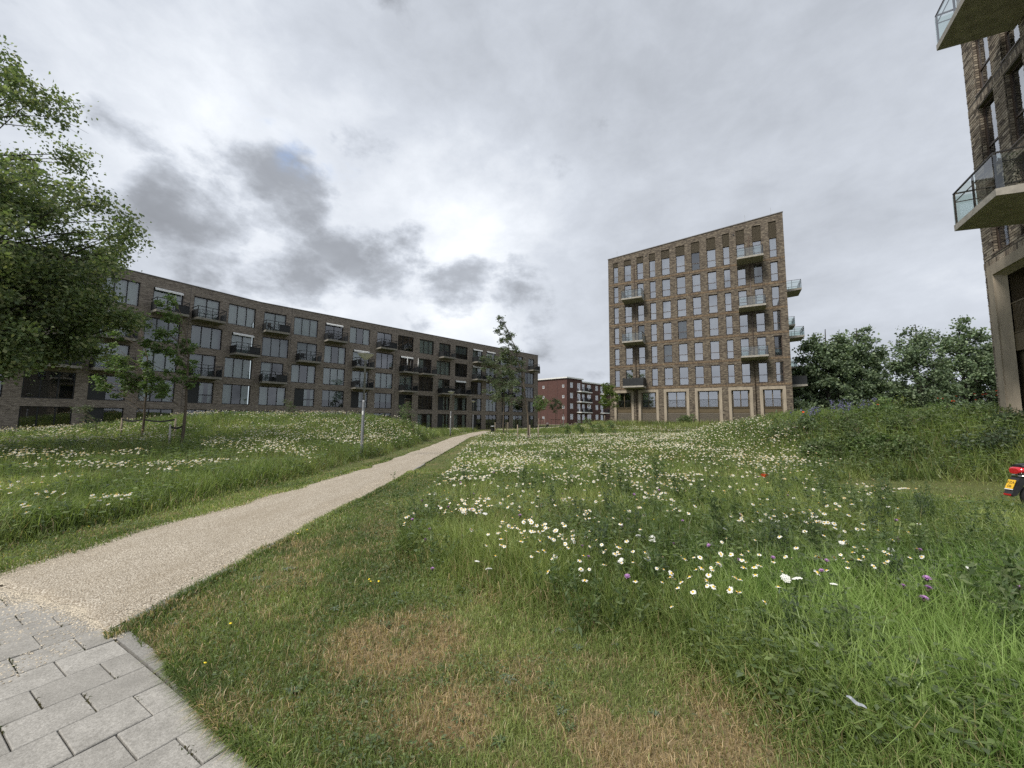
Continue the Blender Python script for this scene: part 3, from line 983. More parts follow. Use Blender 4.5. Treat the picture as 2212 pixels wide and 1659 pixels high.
for r_, (ca_, cb_) in ((0, (9, 10)), (2, (9, 10)), (4, (9, 10)), (1, (1, 2)), (3, (1, 2)), (5, (1, 2))):
    glass_balcony(tower, tcols[ca_][0] - .02, tcols[cb_][1] + .05, sills[r_] - .02, 1.78, screen='front' if r_ == 5 else None, posts=4)
# balconies on the two side walls
mr = Matrix.Rotation(math.radians(90), 4, 'Z'); mr.translation = Vector((TW, 0, 0))
ml = Matrix.Rotation(math.radians(-90), 4, 'Z'); ml.translation = Vector((0, 0, 0))
for r_, dep in ((1, 4.2), (3, 4.2), (5, 4.2), (2, 11.3), (4, 11.3)):
    glass_balcony(tower, dep, dep + 3.0, sills[r_] - .02, 1.95, mr, screen='front' if r_ == 5 else None)
for r_ in (0, 2, 4):
    glass_balcony(tower, -9.9, -6.9, sills[r_] - .02, 1.6, ml)

# ------------------------------------------------------------------ the long grey-brick apartment block (two facades meeting at a slight bend)
LP0 = Vector((5.416, 80.0, 0))
LANG = math.radians(44); LDIR = Vector((math.sin(LANG), math.cos(LANG), 0))
SC80 = 80 / 74
KU = 46.4 * SC80
LK = LP0 - LDIR * KU
LANG2 = math.radians(31); LDIR2 = Vector((math.sin(LANG2), math.cos(LANG2), 0))
LEN2 = 25.0
longb = empty('apartment_block', (LK.x, LK.y, -.7), 0)
tag(longb, 'long dark grey brick apartment block with black balconies, left of the path', 'apartment block')
M_R = Matrix.Rotation(math.pi / 2 - LANG, 4, 'Z'); M_R.translation = Vector((0, 0, .7))
M_L = Matrix.Rotation(math.pi / 2 - LANG2, 4, 'Z'); M_L.translation = -LDIR2 * LEN2 + Vector((0, 0, .7))
LROOF = 13.25 + CAMZ
ROWS = [(-1.9 + CAMZ, .66 + CAMZ), (1.3 + CAMZ, 3.5 + CAMZ), (4.2 + CAMZ, 6.42 + CAMZ), (7.05 + CAMZ, 9.32 + CAMZ), (10.1 + CAMZ, 12.35 + CAMZ)]
# per bay: wide opening, narrow opening, then ground..top: W window, P panel + window, B balcony door
BR = [((-46, -43.45), (-46, -43.83), 'WWBWB'), ((-43.03, -40.44), (-42.58, -40.42), 'PPWBW'), ((-39.58, -37.02), (-39.62, -37.49), 'WWWWB'),
      ((-36.64, -34.0), (-36.13, -33.97), 'PPBBW'), ((-33.04, -30.55), (-33, -30.88), 'WWWWB'), ((-29.96, -27.49), (-29.55, -27.47), 'PPBBW'),
      ((-26.5, -24.05), (-26.55, -24.38), 'WWWBW'), ((-23.5, -20.95), (-23.08, -20.95), 'PPBWB'), ((-20.02, -17.55), (-19.97, -17.84), 'WWBWW'),
      ((-16.85, -14.41), (-16.5, -14.4), 'PPWBB'), ((-13.45, -10.95), (-13.48, -11.4), 'WWWBB'), ((-10.2, -7.82), (-9.75, -7.82), 'PPBBW'),
      ((-6.9, -4.3), (-6.9, -4.6), 'WWWWW'), ((-3.75, -1.2), (-2.8, -1.1), 'PPWWB')]
BL = [((-23.9, -21.2), (-23.6, -21.3), 'WWWWB'), ((-20.3, -17.45), (-20, -17.6), 'WWBWW'), ((-16.55, -13.8), (-16.3, -13.9), 'WWBWW'), ((-12.9, -10.4), (-13.05, -10.7), 'PPBBW'),
      ((-9.85, -7.2), (-9.45, -7.15), 'WWWWB'), ((-6.3, -3.58), (-6.28, -3.98), 'WPBWB'), ((-3.15, -.42), (-2.68, -.45), 'WWWBW')]
CUR_R = ['dsMbc', 'dnsCc', 'dlcsd', 'dncMs', 'DlcDD', 'DdcDd', 'sddMc', 'snMcC', 'ssddl', 'dndcc', 'dcdcs', 'dDdMc', 'sddcc', 'dndwc']   # curtains, ground..top
CUR_L = ['DDdbb', 'DDddc', 'DdCcb', 'dDccc', 'Dscbc', 'dnCbc', 'dsccc']


def long_balcony(parent, mat4, x0, x1, zs, style, rg):
    proj = 1.45
    m_ = MB()
    m_.box(x0, x1, -proj, 0.0, zs - .25, zs - .02)
    n_ = int((x1 - x0) / .16)
    for k in range(n_):                         # ribbed front edge of the slab
        xa = x0 + (x1 - x0) * k / n_
        m_.box(xa + .02, xa + .12, -proj - .015, -proj, zs - .24, zs - .03)
    bal = m_.build('balcony', MAT['dark_slab'], parent, mat4=mat4)
    m_ = MB()
    h_ = 1.08
    for x in (x0 + .03, (x0 + x1) / 2, x1 - .03): m_.box(x - .025, x + .025, -proj + .02, -proj + .07, zs - .02, zs + h_)
    m_.box(x0, x1, -proj + .015, -proj + .075, zs + h_, zs + h_ + .05); m_.box(x0, x1, -proj + .03, -proj + .06, zs + .78, zs + .81); m_.box(x0, x1, -proj + .03, -proj + .06, zs + .06, zs + .09)
    for x in (x0 + .03, x1 - .03): m_.box(x - .03, x + .03, -proj + .08, -.01, zs + h_, zs + h_ + .05)
    k = x0 + .12
    while k < x1 - .05:
        m_.box(k - .009, k + .009, -proj + .035, -proj + .053, zs + .09, zs + .78); k += .115
    m_.build('railing', MAT['black_rail'], bal)
    for x in (x0 + .005, x1 - .005):
        m_ = MB(); m_.box(x - .012, x + .012, -proj + .08, -.02, zs - .02, zs + .8); m_.build('side_panel', MAT['black_panel'], bal)
    if style == 1:
        m_ = MB(); m_.box(x0 + .08, x1 - .08, -proj + .075, -proj + .085, zs, zs + .8); m_.build('front_screen', MAT['black_panel'], bal)
    elif style == 2:
        xm = x0 + (x1 - x0) * .55; m_ = MB(); m_.box(xm, x1 - .08, -proj + .075, -proj + .085, zs, zs + .8); m_.build('front_screen', MAT['black_panel'], bal)
    return bal


BALC = []


def long_facade(mat4, W_, bays, curs, conv, seed, length_left):
    rg = random.Random(seed)
    holes = []; cells = []
    for i, (wd_, nr_, typ) in enumerate(bays):
        for r_, k_ in enumerate(typ):
            a, b_ = conv(wd_ if k_ == 'W' else nr_)
            za, zb = ROWS[r_]
            if k_ == 'B': za -= .35; zb -= .05
            holes.append((a, b_, za, zb)); cells.append((i, r_, k_, a, b_, za, zb))
    link('wall', wall_mesh('facade', W_, -1.2, lambda x: LROOF, holes, MAT['grey_brick'], depth=.26), longb, mat4=mat4)
    cp = MB(); cp.box(-.02, W_ + .02, -.05, 12.0, LROOF + .003, LROOF + .09); cp.build('roof_cap', MAT['roof_cap'], longb, mat4=mat4)
    rm_ = MB(); rm_.quad((.1, 1.3, -.6), (W_ - .1, 1.3, -.6), (W_ - .1, 1.3, LROOF - .3), (.1, 1.3, LROOF - .3))
    for (za, zb) in ROWS:
        rm_.quad((.1, .27, za - .38), (W_ - .1, .27, za - .38), (W_ - .1, 1.3, za - .38), (.1, 1.3, za - .38))
        for i in range(len(bays)):
            a, b_ = conv(bays[i][0]); rm_.quad((a - .3, .27, za - .37), (a - .3, 1.3, za - .37), (a - .3, 1.3, zb + .1), (a - .3, .27, zb + .1))
    rm_.build('room_shade_sheet', MAT['room_shade'], longb, mat4=mat4)  # dark backdrop and partitions in place of shaded interiors
    for (i, r_, k_, a, b_, za, zb) in cells:
        w_ = b_ - a; h_ = zb - za; wr, hr = rnd2(w_), rnd2(h_)
        cu = curs[i][r_]
        loc = mat4 @ Matrix.Translation((a, .14, za))
        if k_ == 'W':
            bars = (('v', wr / 3, 0, hr), ('v', 2 * wr / 3, 0, hr))
            fr = link('window', frame_mesh(wr, hr, bars, MAT['black_frame'], fw=.075), longb, mat4=loc)
            gl_ = MAT['glass_dark'] if cu in 'D' else MAT['glass_block']
            for j in range(3):
                link('pane', pane_mesh(wr / 3 - .1, hr - .15, gl_), fr, (wr * j / 3 + .055, .03, .075))
        elif k_ == 'B':
            fr = link('window', frame_mesh(wr, hr, (('v', wr * .5, 0, hr),), MAT['black_frame'], fw=.085), longb, mat4=loc)
            for j in range(2):
                link('pane', pane_mesh(wr / 2 - .12, hr - .17, MAT['glass_dark'] if cu == 'D' else MAT['glass_block']), fr, (wr * j / 2 + .07, .03, .085))
            BALC.append((mat4, a - .1, b_ + .1, za + .18, rg.choice((0, 0, 1, 2)), rg.random()))
            if rg.random() < .45:
                aw = MB(); aw.quad((.06, -.14, hr - .02), (wr - .06, -.14, hr - .02), (wr - .06, -.34, hr - .16), (.06, -.34, hr - .16))
                aw.quad((.06, -.34, hr - .16), (wr - .06, -.34, hr - .16), (wr - .06, -.345, hr - .30), (.06, -.345, hr - .30)); aw.build('awning', MAT['white'], fr)
        else:
            px = wr * .46
            fr = link('window', frame_mesh(wr, hr, (('v', px, 0, hr), ('h', hr * .40, px, wr)), MAT['black_frame'], fw=.075), longb, mat4=loc)
            link('panel', plate_mesh(px - .10, hr - .15, .02, MAT['black_panel']), fr, (.07, .02, .075))
            link('pane', pane_mesh(wr - px - .12, hr * .6 - .12, MAT['glass_block']), fr, (px + .045, .03, hr * .4 + .04))
            link('pane', pane_mesh(wr - px - .12, hr * .4 - .12, MAT['glass_block']), fr, (px + .045, .03, .075))
        x0, x1 = (wr * .48, wr - .06) if k_ == 'P' else (.06, wr - .06)
        cw = x1 - x0
        if cu == 'c': link('curtain', curtain_mesh(cw, hr - .1, MAT['curtain'], 13), fr, (x0, .24, .05))
        elif cu == 'C': link('curtain', curtain_mesh(cw, hr - .1, MAT['curtain_grey'], 13), fr, (x0, .24, .05))
        elif cu == 'b':
            link('blind', plate_mesh(cw, hr - .1, .01, MAT['curtain_grey'], 'blind'), fr, (x0, .5, .05))
        elif cu in 'sn':
            link('curtain', curtain_mesh(cw * .36, hr - .1, MAT['curtain'], 5), fr, (x0, .24, .05)); link('curtain', curtain_mesh(cw * .26, hr - .1, MAT['curtain'], 4), fr, (x1 - cw * .28, .24, .05))
        elif cu == 'l':
            for z_ in np.arange(.1, hr - .1, .12): pass
            link('blind', plate_mesh(cw, hr * .55, .01, MAT['curtain_grey'], 'blind'), fr, (x0, .3, hr * .42))
        elif cu == 'M':
            link('curtain', curtain_mesh(cw * .45, hr - .1, MAT['curtain'], 6), fr, (x0, .24, .05))
        elif cu == 'w':
            link('curtain', curtain_mesh(cw * .5, hr - .1, MAT['curtain'], 6), fr, (x1 - cw * .5, .24, .05))
    # pilaster joints: thin dark expansion joints
    for i in range(1, len(bays), 4):
        a, b_ = conv(bays[i][0]); m_ = MB(); m_.box(a - .3, a - .275, -.003, .02, -.5, LROOF - .1); m_.build('expansion_joint', MAT['black_frame'], longb, mat4=mat4)


long_facade(M_R, KU, BR, CUR_R, lambda p: (p[0] * SC80 + KU, p[1] * SC80 + KU), 11, 0)
long_facade(M_L, LEN2, BL, CUR_L, lambda p: (p[0] + LEN2, p[1] + LEN2), 12, 0)
for (m4, x0, x1, zs, st_y, rr) in BALC:
    long_balcony(longb, m4, x0, x1, zs, st_y, random.Random(rr))
# balconies on the end wall, seen from the side
m_end = M_R @ (Matrix.Translation((KU, 0, 0)) @ Matrix.Rotation(math.radians(90), 4, 'Z'))
long_balcony(longb, m_end, .6, 3.0, ROWS[4][0] - .2, 1, random.Random(3))
long_balcony(longb, m_end, .9, 3.2, ROWS[2][0] - .35, 2, random.Random(3))
ew = MB(); ew.quad((KU, 0, -1.2), (KU, 12, -1.2), (KU, 12, LROOF), (KU, 0, LROOF)); ew.build('end_wall', MAT['grey_brick'], longb, mat4=M_R)

# ------------------------------------------------------------------ the red-brick block in the distance
redb = empty('brick_flats', (14.9, 104.0, -.4), 0)
tag(redb, 'red brick block of flats with white cornice and small balconies', 'apartment block')
RH = 11.5 + CAMZ + .4
M_A = Matrix.Rotation(math.radians(-44.5), 4, 'Z'); M_A.translation = Vector((-9.6, 9.4, 0))      # gable side, 13.4 m long, ends at the corner
M_B = Matrix.Rotation(math.radians(45.5), 4, 'Z')                                                # street side
LA = 13.43
hl = []; wins = []
for r_ in range(4):
    z_ = RH - 2.05 - r_ * 2.9
    for x_ in (LA - 8.6, LA - 1.6):
        hl.append((x_, x_ + .72, z_ - .8, z_)); wins.append((x_, z_ - .8, .72, .8))
link('wall', wall_mesh('gable', LA, -.6, lambda x: RH - .35, hl, MAT['red_brick'], depth=.16), redb, mat4=M_A)
for (x_, z_, w_, h_) in wins:
    fr = link('window', frame_mesh(w_, h_, (), MAT['white'], fw=.1), redb, mat4=M_A @ Matrix.Translation((x_, .04, z_)))
    link('pane', pane_mesh(w_ - .2, h_ - .2, MAT['glass']), fr, (.1, .03, .1))
m_ = MB(); m_.box(-.3, LA + .35, -.35, 7, RH - .35, RH); m_.build('cornice', MAT['white'], redb, mat4=M_A)
m_ = MB(); m_.box(0, LA, -.03, 0, -.5, .55); m_.build('plinth', MAT['grey_brick'], redb, mat4=M_A)
for x_ in (LA - 6.6, LA - 3.3):
    m_ = MB(); m_.box(x_, x_ + .05, -.012, .0, .6, RH - .9); m_.build('expansion_joint', MAT['black_frame'], redb, mat4=M_A)
LBD = 7.2


def red_front(x_off, y_off, LB, first, mcorn):
    hl = []; ws = []
    xs = []
    if first: xs.append((1.5, 1.35, 'w')); xs.append((4.9, 1.5, 'd'))
    else:
        xs = [(1.2, 1.5, 'd'), (4.0, 2.0, 'w'), (8.4, 1.5, 'w'), (11.2, 1.5, 'd')]
    for r_ in range(4):
        z1 = RH - 1.35 - r_ * 2.9
        for (x_, w_, k_) in xs:
            h_ = 1.5 if k_ == 'w' else 2.3
            hl.append((x_, x_ + w_, z1 - h_, z1)); ws.append((x_, z1 - h_, w_, h_, k_, r_))
    mm = M_B @ Matrix.Translation((x_off, y_off, 0))
    link('wall', wall_mesh('street_front', LB, -.6, lambda x: RH - (.35 if first else .9), hl, MAT['red_brick'], depth=.16), redb, mat4=mm)
    m_ = MB(); zc = RH - (0 if first else .55)
    m_.box(-.0 if first else -.3, LB + .3, -.35, 7, zc - .35, zc - .004); m_.build('cornice', MAT['white'], redb, mat4=mm)
    for (x_, z_, w_, h_, k_, r_) in ws:
        fr = link('window', frame_mesh(w_, h_, (('v', w_ / 2, 0, h_),), MAT['white'], fw=.11), redb, mat4=mm @ Matrix.Translation((x_, .04, z_)))
        for j in range(2):
            link('pane', pane_mesh(w_ / 2 - .17, h_ - .22, MAT['glass']), fr, (w_ * j / 2 + .11 * (1 - j * .5), .03, .11))
        if r_ != 3 or k_ == 'w': link('curtain', curtain_mesh(w_ * .3, h_ - .2, MAT['curtain'], 4), fr, (.1, .25, .1))
        if k_ == 'd' and r_ < 3:
            bx = MB(); bx.box(-.4, w_ + 1.6, -1.6, 0, -.25, 0); bl = bx.build('balcony', MAT['white'], redb, mat4=mm @ Matrix.Translation((x_, 0, z_)))
            bx = MB()
            for k in range(22): xx = -.36 + (w_ + 1.9) * k / 21; bx.box(xx - .012, xx + .012, -1.56, -1.53, 0, 1.0)
            bx.box(-.4, w_ + 1.6, -1.58, -1.52, 1.0, 1.05)
            bx.build('railing', MAT['black_rail'], bl)
            bx = MB(); bx.box(w_ + .2, w_ + 1.55, -1.5, -1.48, .02, .95); bx.build('screen', MAT['black_panel'], bl)
    rm_ = MB(); rm_.quad((.1, 1.2, -.4), (LB - .1, 1.2, -.4), (LB - .1, 1.2, RH - 1), (.1, 1.2, RH - 1)); rm_.build('room_shade_sheet', MAT['room_shade'], redb, mat4=mm)


red_front(0, 0, LBD, True, 0)
red_front(LBD + .0, .9, 19.0, False, 0)
rm_ = MB(); rm_.quad((.1, 1.0, -.4), (LA - .1, 1.0, -.4), (LA - .1, 1.0, RH - 1), (.1, 1.0, RH - 1)); rm_.build('room_shade_sheet', MAT['room_shade'], redb, mat4=M_A)
# ------------------------------------------------------------------ the near brick building at the right edge
NB_S = 14.0
NBX, NBY = 1.2665 * NB_S, NB_S
near = empty('corner_building', (NBX, NBY, 1.2), math.radians(-120))
tag(near, 'tall brick building cropped by the right edge, with concrete portal and balconies', 'apartment building')
kz = 14.0 / 15.0
Z0 = CAMZ - 1.2                     # eye level above this building's base
NW, NTOP = 9.0, 24.0
wcols = [(.61, 1.63), (2.23, 3.2), (3.95, 4.95), (5.7, 6.7)]
wsill = [6.1 + Z0, 9.18 + Z0, 12.26 + Z0, 15.34 + Z0, 18.4 + Z0]
wh_ = 2.58
hl = [(a, b_, s_, s_ + wh_) for s_ in wsill for a, b_ in wcols]
PORT = (.34, 4.4, -1.0, 5.67 + Z0)
hl.append(PORT)
# backing (mortar plane just behind the brick faces)
link('wall', wall_mesh('mortar_wall', NW, -1.2, lambda x: NTOP, hl, MAT['mortar'], depth=.30), near)
sd = MB(); sd.quad((0, 12, -1.2), (0, .04, -1.2), (0, .04, NTOP), (0, 12, NTOP)); sd.quad((NW, 0, NTOP), (0, 0, NTOP), (0, 12, NTOP), (NW, 12, NTOP)); sd.build('side_wall', MAT['tower_brick'], near)
rm_ = MB(); rm_.quad((.1, 1.6, -1), (NW, 1.6, -1), (NW, 1.6, NTOP - 1), (.1, 1.6, NTOP - 1)); rm_.build('room_shade_sheet', MAT['room_shade'], near)
# bricks, one by one: long flat bricks in running bond, every third course a little proud
BWD, BH, PCH = .27, .078, .100
bcols = [(.12, .098, .08), (.18, .148, .118), (.235, .195, .152), (.28, .235, .182), (.325, .275, .215), (.375, .325, .26)]
bmats = []
for i, c_ in enumerate(bcols):
    bmats.append(plain('brick_%d' % i, c_, .9, .16, 22, bump=.5, spec=.2))
rg = random.Random(21)


def brick_list():
    out = []
    nrow = int((NTOP + 1.0) / PCH)
    for r_ in range(nrow):
        z_ = -1.0 + r_ * PCH
        if z_ > 17.5: break
        off = (r_ % 2) * BWD * .5 + (r_ % 3) * .03
        x_ = -off
        while x_ < 5.2:
            xa, xb = max(x_, 0.0), min(x_ + BWD - .012, 5.2)
            segs = [(xa, xb)]
            for (a, b_, za, zb) in hl:
                if za - .005 < z_ + BH / 2 < zb + .004:
                    ns = []
                    for (p_, q_) in segs:
                        if q_ <= a or p_ >= b_: ns.append((p_, q_))
                        else:
                            if p_ < a: ns.append((p_, a))
                            if q_ > b_: ns.append((b_, q_))
                    segs = ns
            for (p_, q_) in segs:
                if q_ - p_ > .03: out.append((p_, q_, z_, r_))
            x_ += BWD
    return out


bl_ = brick_list()


def is_soldier(z_):
    for s_ in wsill:
        if s_ - .44 < z_ < s_ - .12: return True
    return False


bl_ = [b for b in bl_ if not (is_soldier(b[2]) or PORT[3] + .02 < b[2] < PORT[3] + .26)]
# soldier bricks in the bands under the windows
sold = []
for zb_ in [s_ - .40 for s_ in wsill] + [PORT[3] + .05]:
    x_ = 0.0
    while x_ < 5.2:
        sold.append((x_, x_ + .066, zb_, zb_ + .23)); x_ += .078
cam_l = near.matrix_basis.inverted() @ Vector((0, 0, CAMZ))


def bdist(b): return (Vector(((b[0] + b[1]) / 2, 0, b[2])) - cam_l).length - (3.0 if b[0] < 1.5 and 0.6 < b[2] < 6 else 0)


bl_.sort(key=bdist)
def visible_b(b): return b[0] < 3.2 and b[2] > .7
vis = [b for b in bl_ if visible_b(b)]
sel = set(id(b) for b in vis[:300])
bshared = {}
for b in bl_:
    if id(b) not in sel: continue
    wq = round((b[1] - b[0]) * 100) / 100; ci = min(5, int(rg.random() ** .9 * 6)); pr = (b[3] % 3 == 0)
    key = (wq, ci, pr)
    if key not in bshared:
        m_ = MB(); pj = -.014 if pr else -.008
        m_.box(0, b[1] - b[0], pj, .03, 0, BH); bshared[key] = m_.mesh('brick', bmats[ci])
    link('brick', bshared[key], near, (b[0], rg.uniform(-.003, .003), b[2] + rg.uniform(-.002, .002)))
m_ = MB()
for b in bl_:
    if id(b) in sel: continue
    pj = -.014 if b[3] % 3 == 0 else -.008
    dy = rg.uniform(-.003, .003)
    m_.box(b[0], b[1], pj + dy, .03, b[2], b[2] + BH, min(5, int(rg.random() ** .9 * 6)))
for (a, b_, za, zb) in hl[:-1]:       # bricks lining the reveals
    z_ = za
    while z_ < zb - .05:
        for (x0, x1) in ((a, a + .012), (b_ - .012, b_)):
            for k in range(1):
                m_.box(x0, x1, .034 + k * .19, .034 + k * .19 + .09, z_ + .01, z_ + BH + .006, min(5, int(rg.random() ** .9 * 6)))
        z_ += PCH
ob = m_.build('brick', bmats, near); ob['kind'] = 'stuff'
m_ = MB()
for (x0, x1, za, zb) in sold: m_.box(x0, x1, -.016 + rg.uniform(-.003, .003), .02, za, zb, min(5, int(rg.random() ** .9 * 6)))
ob = m_.build('soldier_brick', bmats, near); ob['kind'] = 'stuff'
for s_ in wsill:
    for a, b_ in wcols:
        w_ = b_ - a; wr, hr = rnd2(w_), rnd2(wh_)
        fr = link('window', frame_mesh(wr, hr, (('h', .95, 0, wr),), MAT['brown_frame'], fw=.065), near, (a + (w_ - wr) / 2, .13, s_))
        link('pane', pane_mesh(wr - .13, hr - .95 - .1, MAT['glass']), fr, (.065, .035, .985)); link('pane', pane_mesh(wr - .13, .95 - .1, MAT['glass']), fr, (.065, .035, .065))
        link('sill', plate_mesh(w_, .04, .18, MAT['brown_frame'], 'sill'), fr, (-(w_ - wr) / 2, -.16, -.042))
        if rg.random() < .5: link('curtain', curtain_mesh(wr - .1, hr - .1, MAT['curtain_grey'], 8), fr, (.05, .25, .05))
# concrete portal with its dark loggia, railing and panel
a, b_, za, zb = PORT
m_ = MB(); ft = .34; pd = .17
for (x0, x1) in ((a, a + ft), (b_ - ft, b_)):
    m_.box(x0, x1, -.10, pd, za, zb - ft)
m_.box(a, b_, -.10, pd, zb - ft, zb + .03)
m_.quad((a + ft, -.06, za), (a + ft + .2, pd, za), (a + ft + .2, pd, zb - ft), (a + ft, -.06, zb - ft))
m_.quad((a + ft, -.06, zb - ft), (a + ft + .2, pd, zb - ft - .14), (b_ - ft, pd, zb - ft - .14), (b_ - ft, -.06, zb - ft))
m_.build('portal', MAT['concrete'], near)
zr0, zr1 = 3.1 + Z0, 4.17 + Z0
m_ = MB(); xx = a + ft + .26
while xx < b_ - ft:
    m_.box(xx - .012, xx + .012, .19, .22, zr0 + .04, zr1 - .03); xx += .07
m_.box(a + ft + .1, b_ - ft, .18, .23, zr1 - .03, zr1 + .02); m_.box(a + ft + .1, b_ - ft, .18, .23, zr0, zr0 + .04)
m_.build('railing', MAT['bronze'], near)
m_ = MB(); m_.box(a + ft + .1, b_ - ft, .185, .24, 2.49 + Z0, 3.08 + Z0); m_.build('panel', MAT['bronze'], near)
m_ = MB(); m_.box(a + ft, b_ - ft, .30, .34, -1, 2.49 + Z0); m_.build('panel', MAT['louvre'], near)
m_ = MB(); m_.quad((a + .3, .31, zr0), (a + .3, 1.6, zr0), (a + .3, 1.6, zb), (a + .3, .31, zb)); m_.quad((a + .3, .31, zb), (b_, .31, zb), (b_, 1.6, zb), (a + .3, 1.6, zb)); m_.quad((a + .3, .31, zr0 - .05), (b_, .31, zr0 - .05), (b_, 1.6, zr0 - .05), (a + .3, 1.6, zr0 - .05))
m_.build('loggia_lining', MAT['bronze'], near)
# its two near balconies
def near_balcony(zs, screen):
    return glass_balcony(near, 2.98, 5.35, zs, 1.77, screen=screen, posts=3)
near_balcony(6.55 + Z0, 'end')
near_balcony(13.1 + Z0, None)

# ------------------------------------------------------------------ street lamps
lampd = {}


def street_lamp(x, y, h, label):
    z_ = gzf(x, y) - .1
    root = empty('street_lamp', (x, y, z_))
    tag(root, label, 'street lamp', 'dish lamps along the gravel path')
    if 'p' not in lampd:
        H0 = 4.5
        m_ = MB(); m_.tube([(0, 0, 0), (0, 0, .6), (0, 0, 2.45), (0, 0, 2.52)], [.062, .060, .058, .045], 14); lampd['p'] = m_.mesh('pole', MAT['galv'])
        m_ = MB(); m_.tube([(0, 0, 2.5), (0, 0, H0 - .32), (0, 0, H0 - .30), (0, 0, H0 - .22)], [.042, .038, .055, .055], 12); lampd['u'] = m_.mesh('upper_pole', MAT['galv'])
        m_ = MB(); m_.lathe([(.05, H0 - .24), (.10, H0 - .20), (.30, H0 - .02), (.315, H0 + .0)], 28); lampd['d'] = m_.mesh('lamp_dish', MAT['lamp_glass'])
        m_ = MB(); m_.lathe([(.315, H0 + .001), (.33, H0 + .012), (.32, H0 + .03), (.10, H0 + .045), (.06, H0 + .075), (0.001, H0 + .085)], 28); lampd['c'] = m_.mesh('lamp_cap', MAT['galv'])
        m_ = MB(); m_.box(-.03, .03, -.0635, -.060, 1.9, 2.06); lampd['s'] = m_.mesh('sticker', MAT['white'])
    link('pole', lampd['p'], root); link('upper_pole', lampd['u'], root)
    dsh = link('lamp_dish', lampd['d'], root); link('lamp_cap', lampd['c'], dsh)
    if h > 0: link('sticker', lampd['s'], root)
    s_ = abs(h) / 4.5
    root.scale = (max(1, s_) * 1.05, max(1, s_) * 1.05, s_)
    return root


street_lamp(-6.35, 16.5, 4.5, 'grey dish street lamp nearest, standing beside the gravel path')
street_lamp(-6.4, 40.5, 4.75, 'second grey street lamp from the front, at the bend of the path')
street_lamp(-5.75, 57.5, -4.6, 'small far grey street lamp in front of the grey block')
street_lamp(12.3, 92.0, -5.0, 'distant street lamp before the red brick gable wall')
street_lamp(19.2, 96.0, -5.2, 'distant street lamp before the red flats, beside the tower')

# ------------------------------------------------------------------ litter bins
def litter_bin(x, y, label, s_=1.0):
    root = empty('litter_bin', (x, y, gzf(x, y) - .02)); tag(root, label, 'litter bin')
    m_ = MB(); m_.lathe([(.16, 0), (.17, .1), (.27, .75), (.28, .80)], 18); m_.build('bin_body', MAT['black_panel'], root)
    m_ = MB(); m_.tube([(-.24, 0, .78), (-.24, 0, 1.02)], .02, 6); m_.tube([(.24, 0, .78), (.24, 0, 1.02)], .02, 6); m_.build('bracket', MAT['black_rail'], root)
    m_ = MB(); m_.lathe([(.29, 1.0), (.30, 1.03), (.20, 1.10), (.001, 1.12)], 18); m_.build('lid', MAT['galv'], root)
    root.scale = (s_, s_, s_)


litter_bin(-2.2, 45.5, 'black litter bin with grey lid beside the end of the path')
litter_bin(6.3, 68.0, 'small dark litter bin close to the far end of the grey block', .9)

# ------------------------------------------------------------------ trees
def tube_np(pts, rads, n=6):
    pts = np.asarray(pts, float); k = len(pts)
    tg = np.gradient(pts, axis=0); tg /= np.linalg.norm(tg, axis=1, keepdims=True) + 1e-9
    a_ = np.cross(tg, np.array([.31, .17, .93])); a_ /= np.linalg.norm(a_, axis=1, keepdims=True) + 1e-9
    b_ = np.cross(tg, a_)
    th = np.arange(n) * 2 * np.pi / n
    v = pts[:, None] + (a_[:, None] * np.cos(th)[None, :, None] + b_[:, None] * np.sin(th)[None, :, None]) * np.asarray(rads)[:, None, None]
    ii_ = np.arange(k * n).reshape(k, n)
    q_ = np.stack([ii_[:-1], np.roll(ii_[:-1], -1, 1), np.roll(ii_[1:], -1, 1), ii_[1:]], -1).reshape(-1, 4)
    return v.reshape(-1, 3), q_


class TubeSet:
    def __init__(s): s.v = []; s.q = []; s.n = 0
    def add(s, pts, rads, n=6):
        v, q_ = tube_np(pts, rads, n); s.v.append(v); s.q.append(q_ + s.n); s.n += len(v)
    def build(s, name, mat, parent):
        return link(name, np_mesh(name, np.concatenate(s.v), quads=np.concatenate(s.q), mat=mat, smooth=True), parent)


def curve(p0, p1, bend, n=7):
    p0 = np.asarray(p0, float); p1 = np.asarray(p1, float)
    t_ = np.linspace(0, 1, n)[:, None]
    return p0 * (1 - t_) + p1 * t_ + np.asarray(bend)[None] * (4 * t_ * (1 - t_))


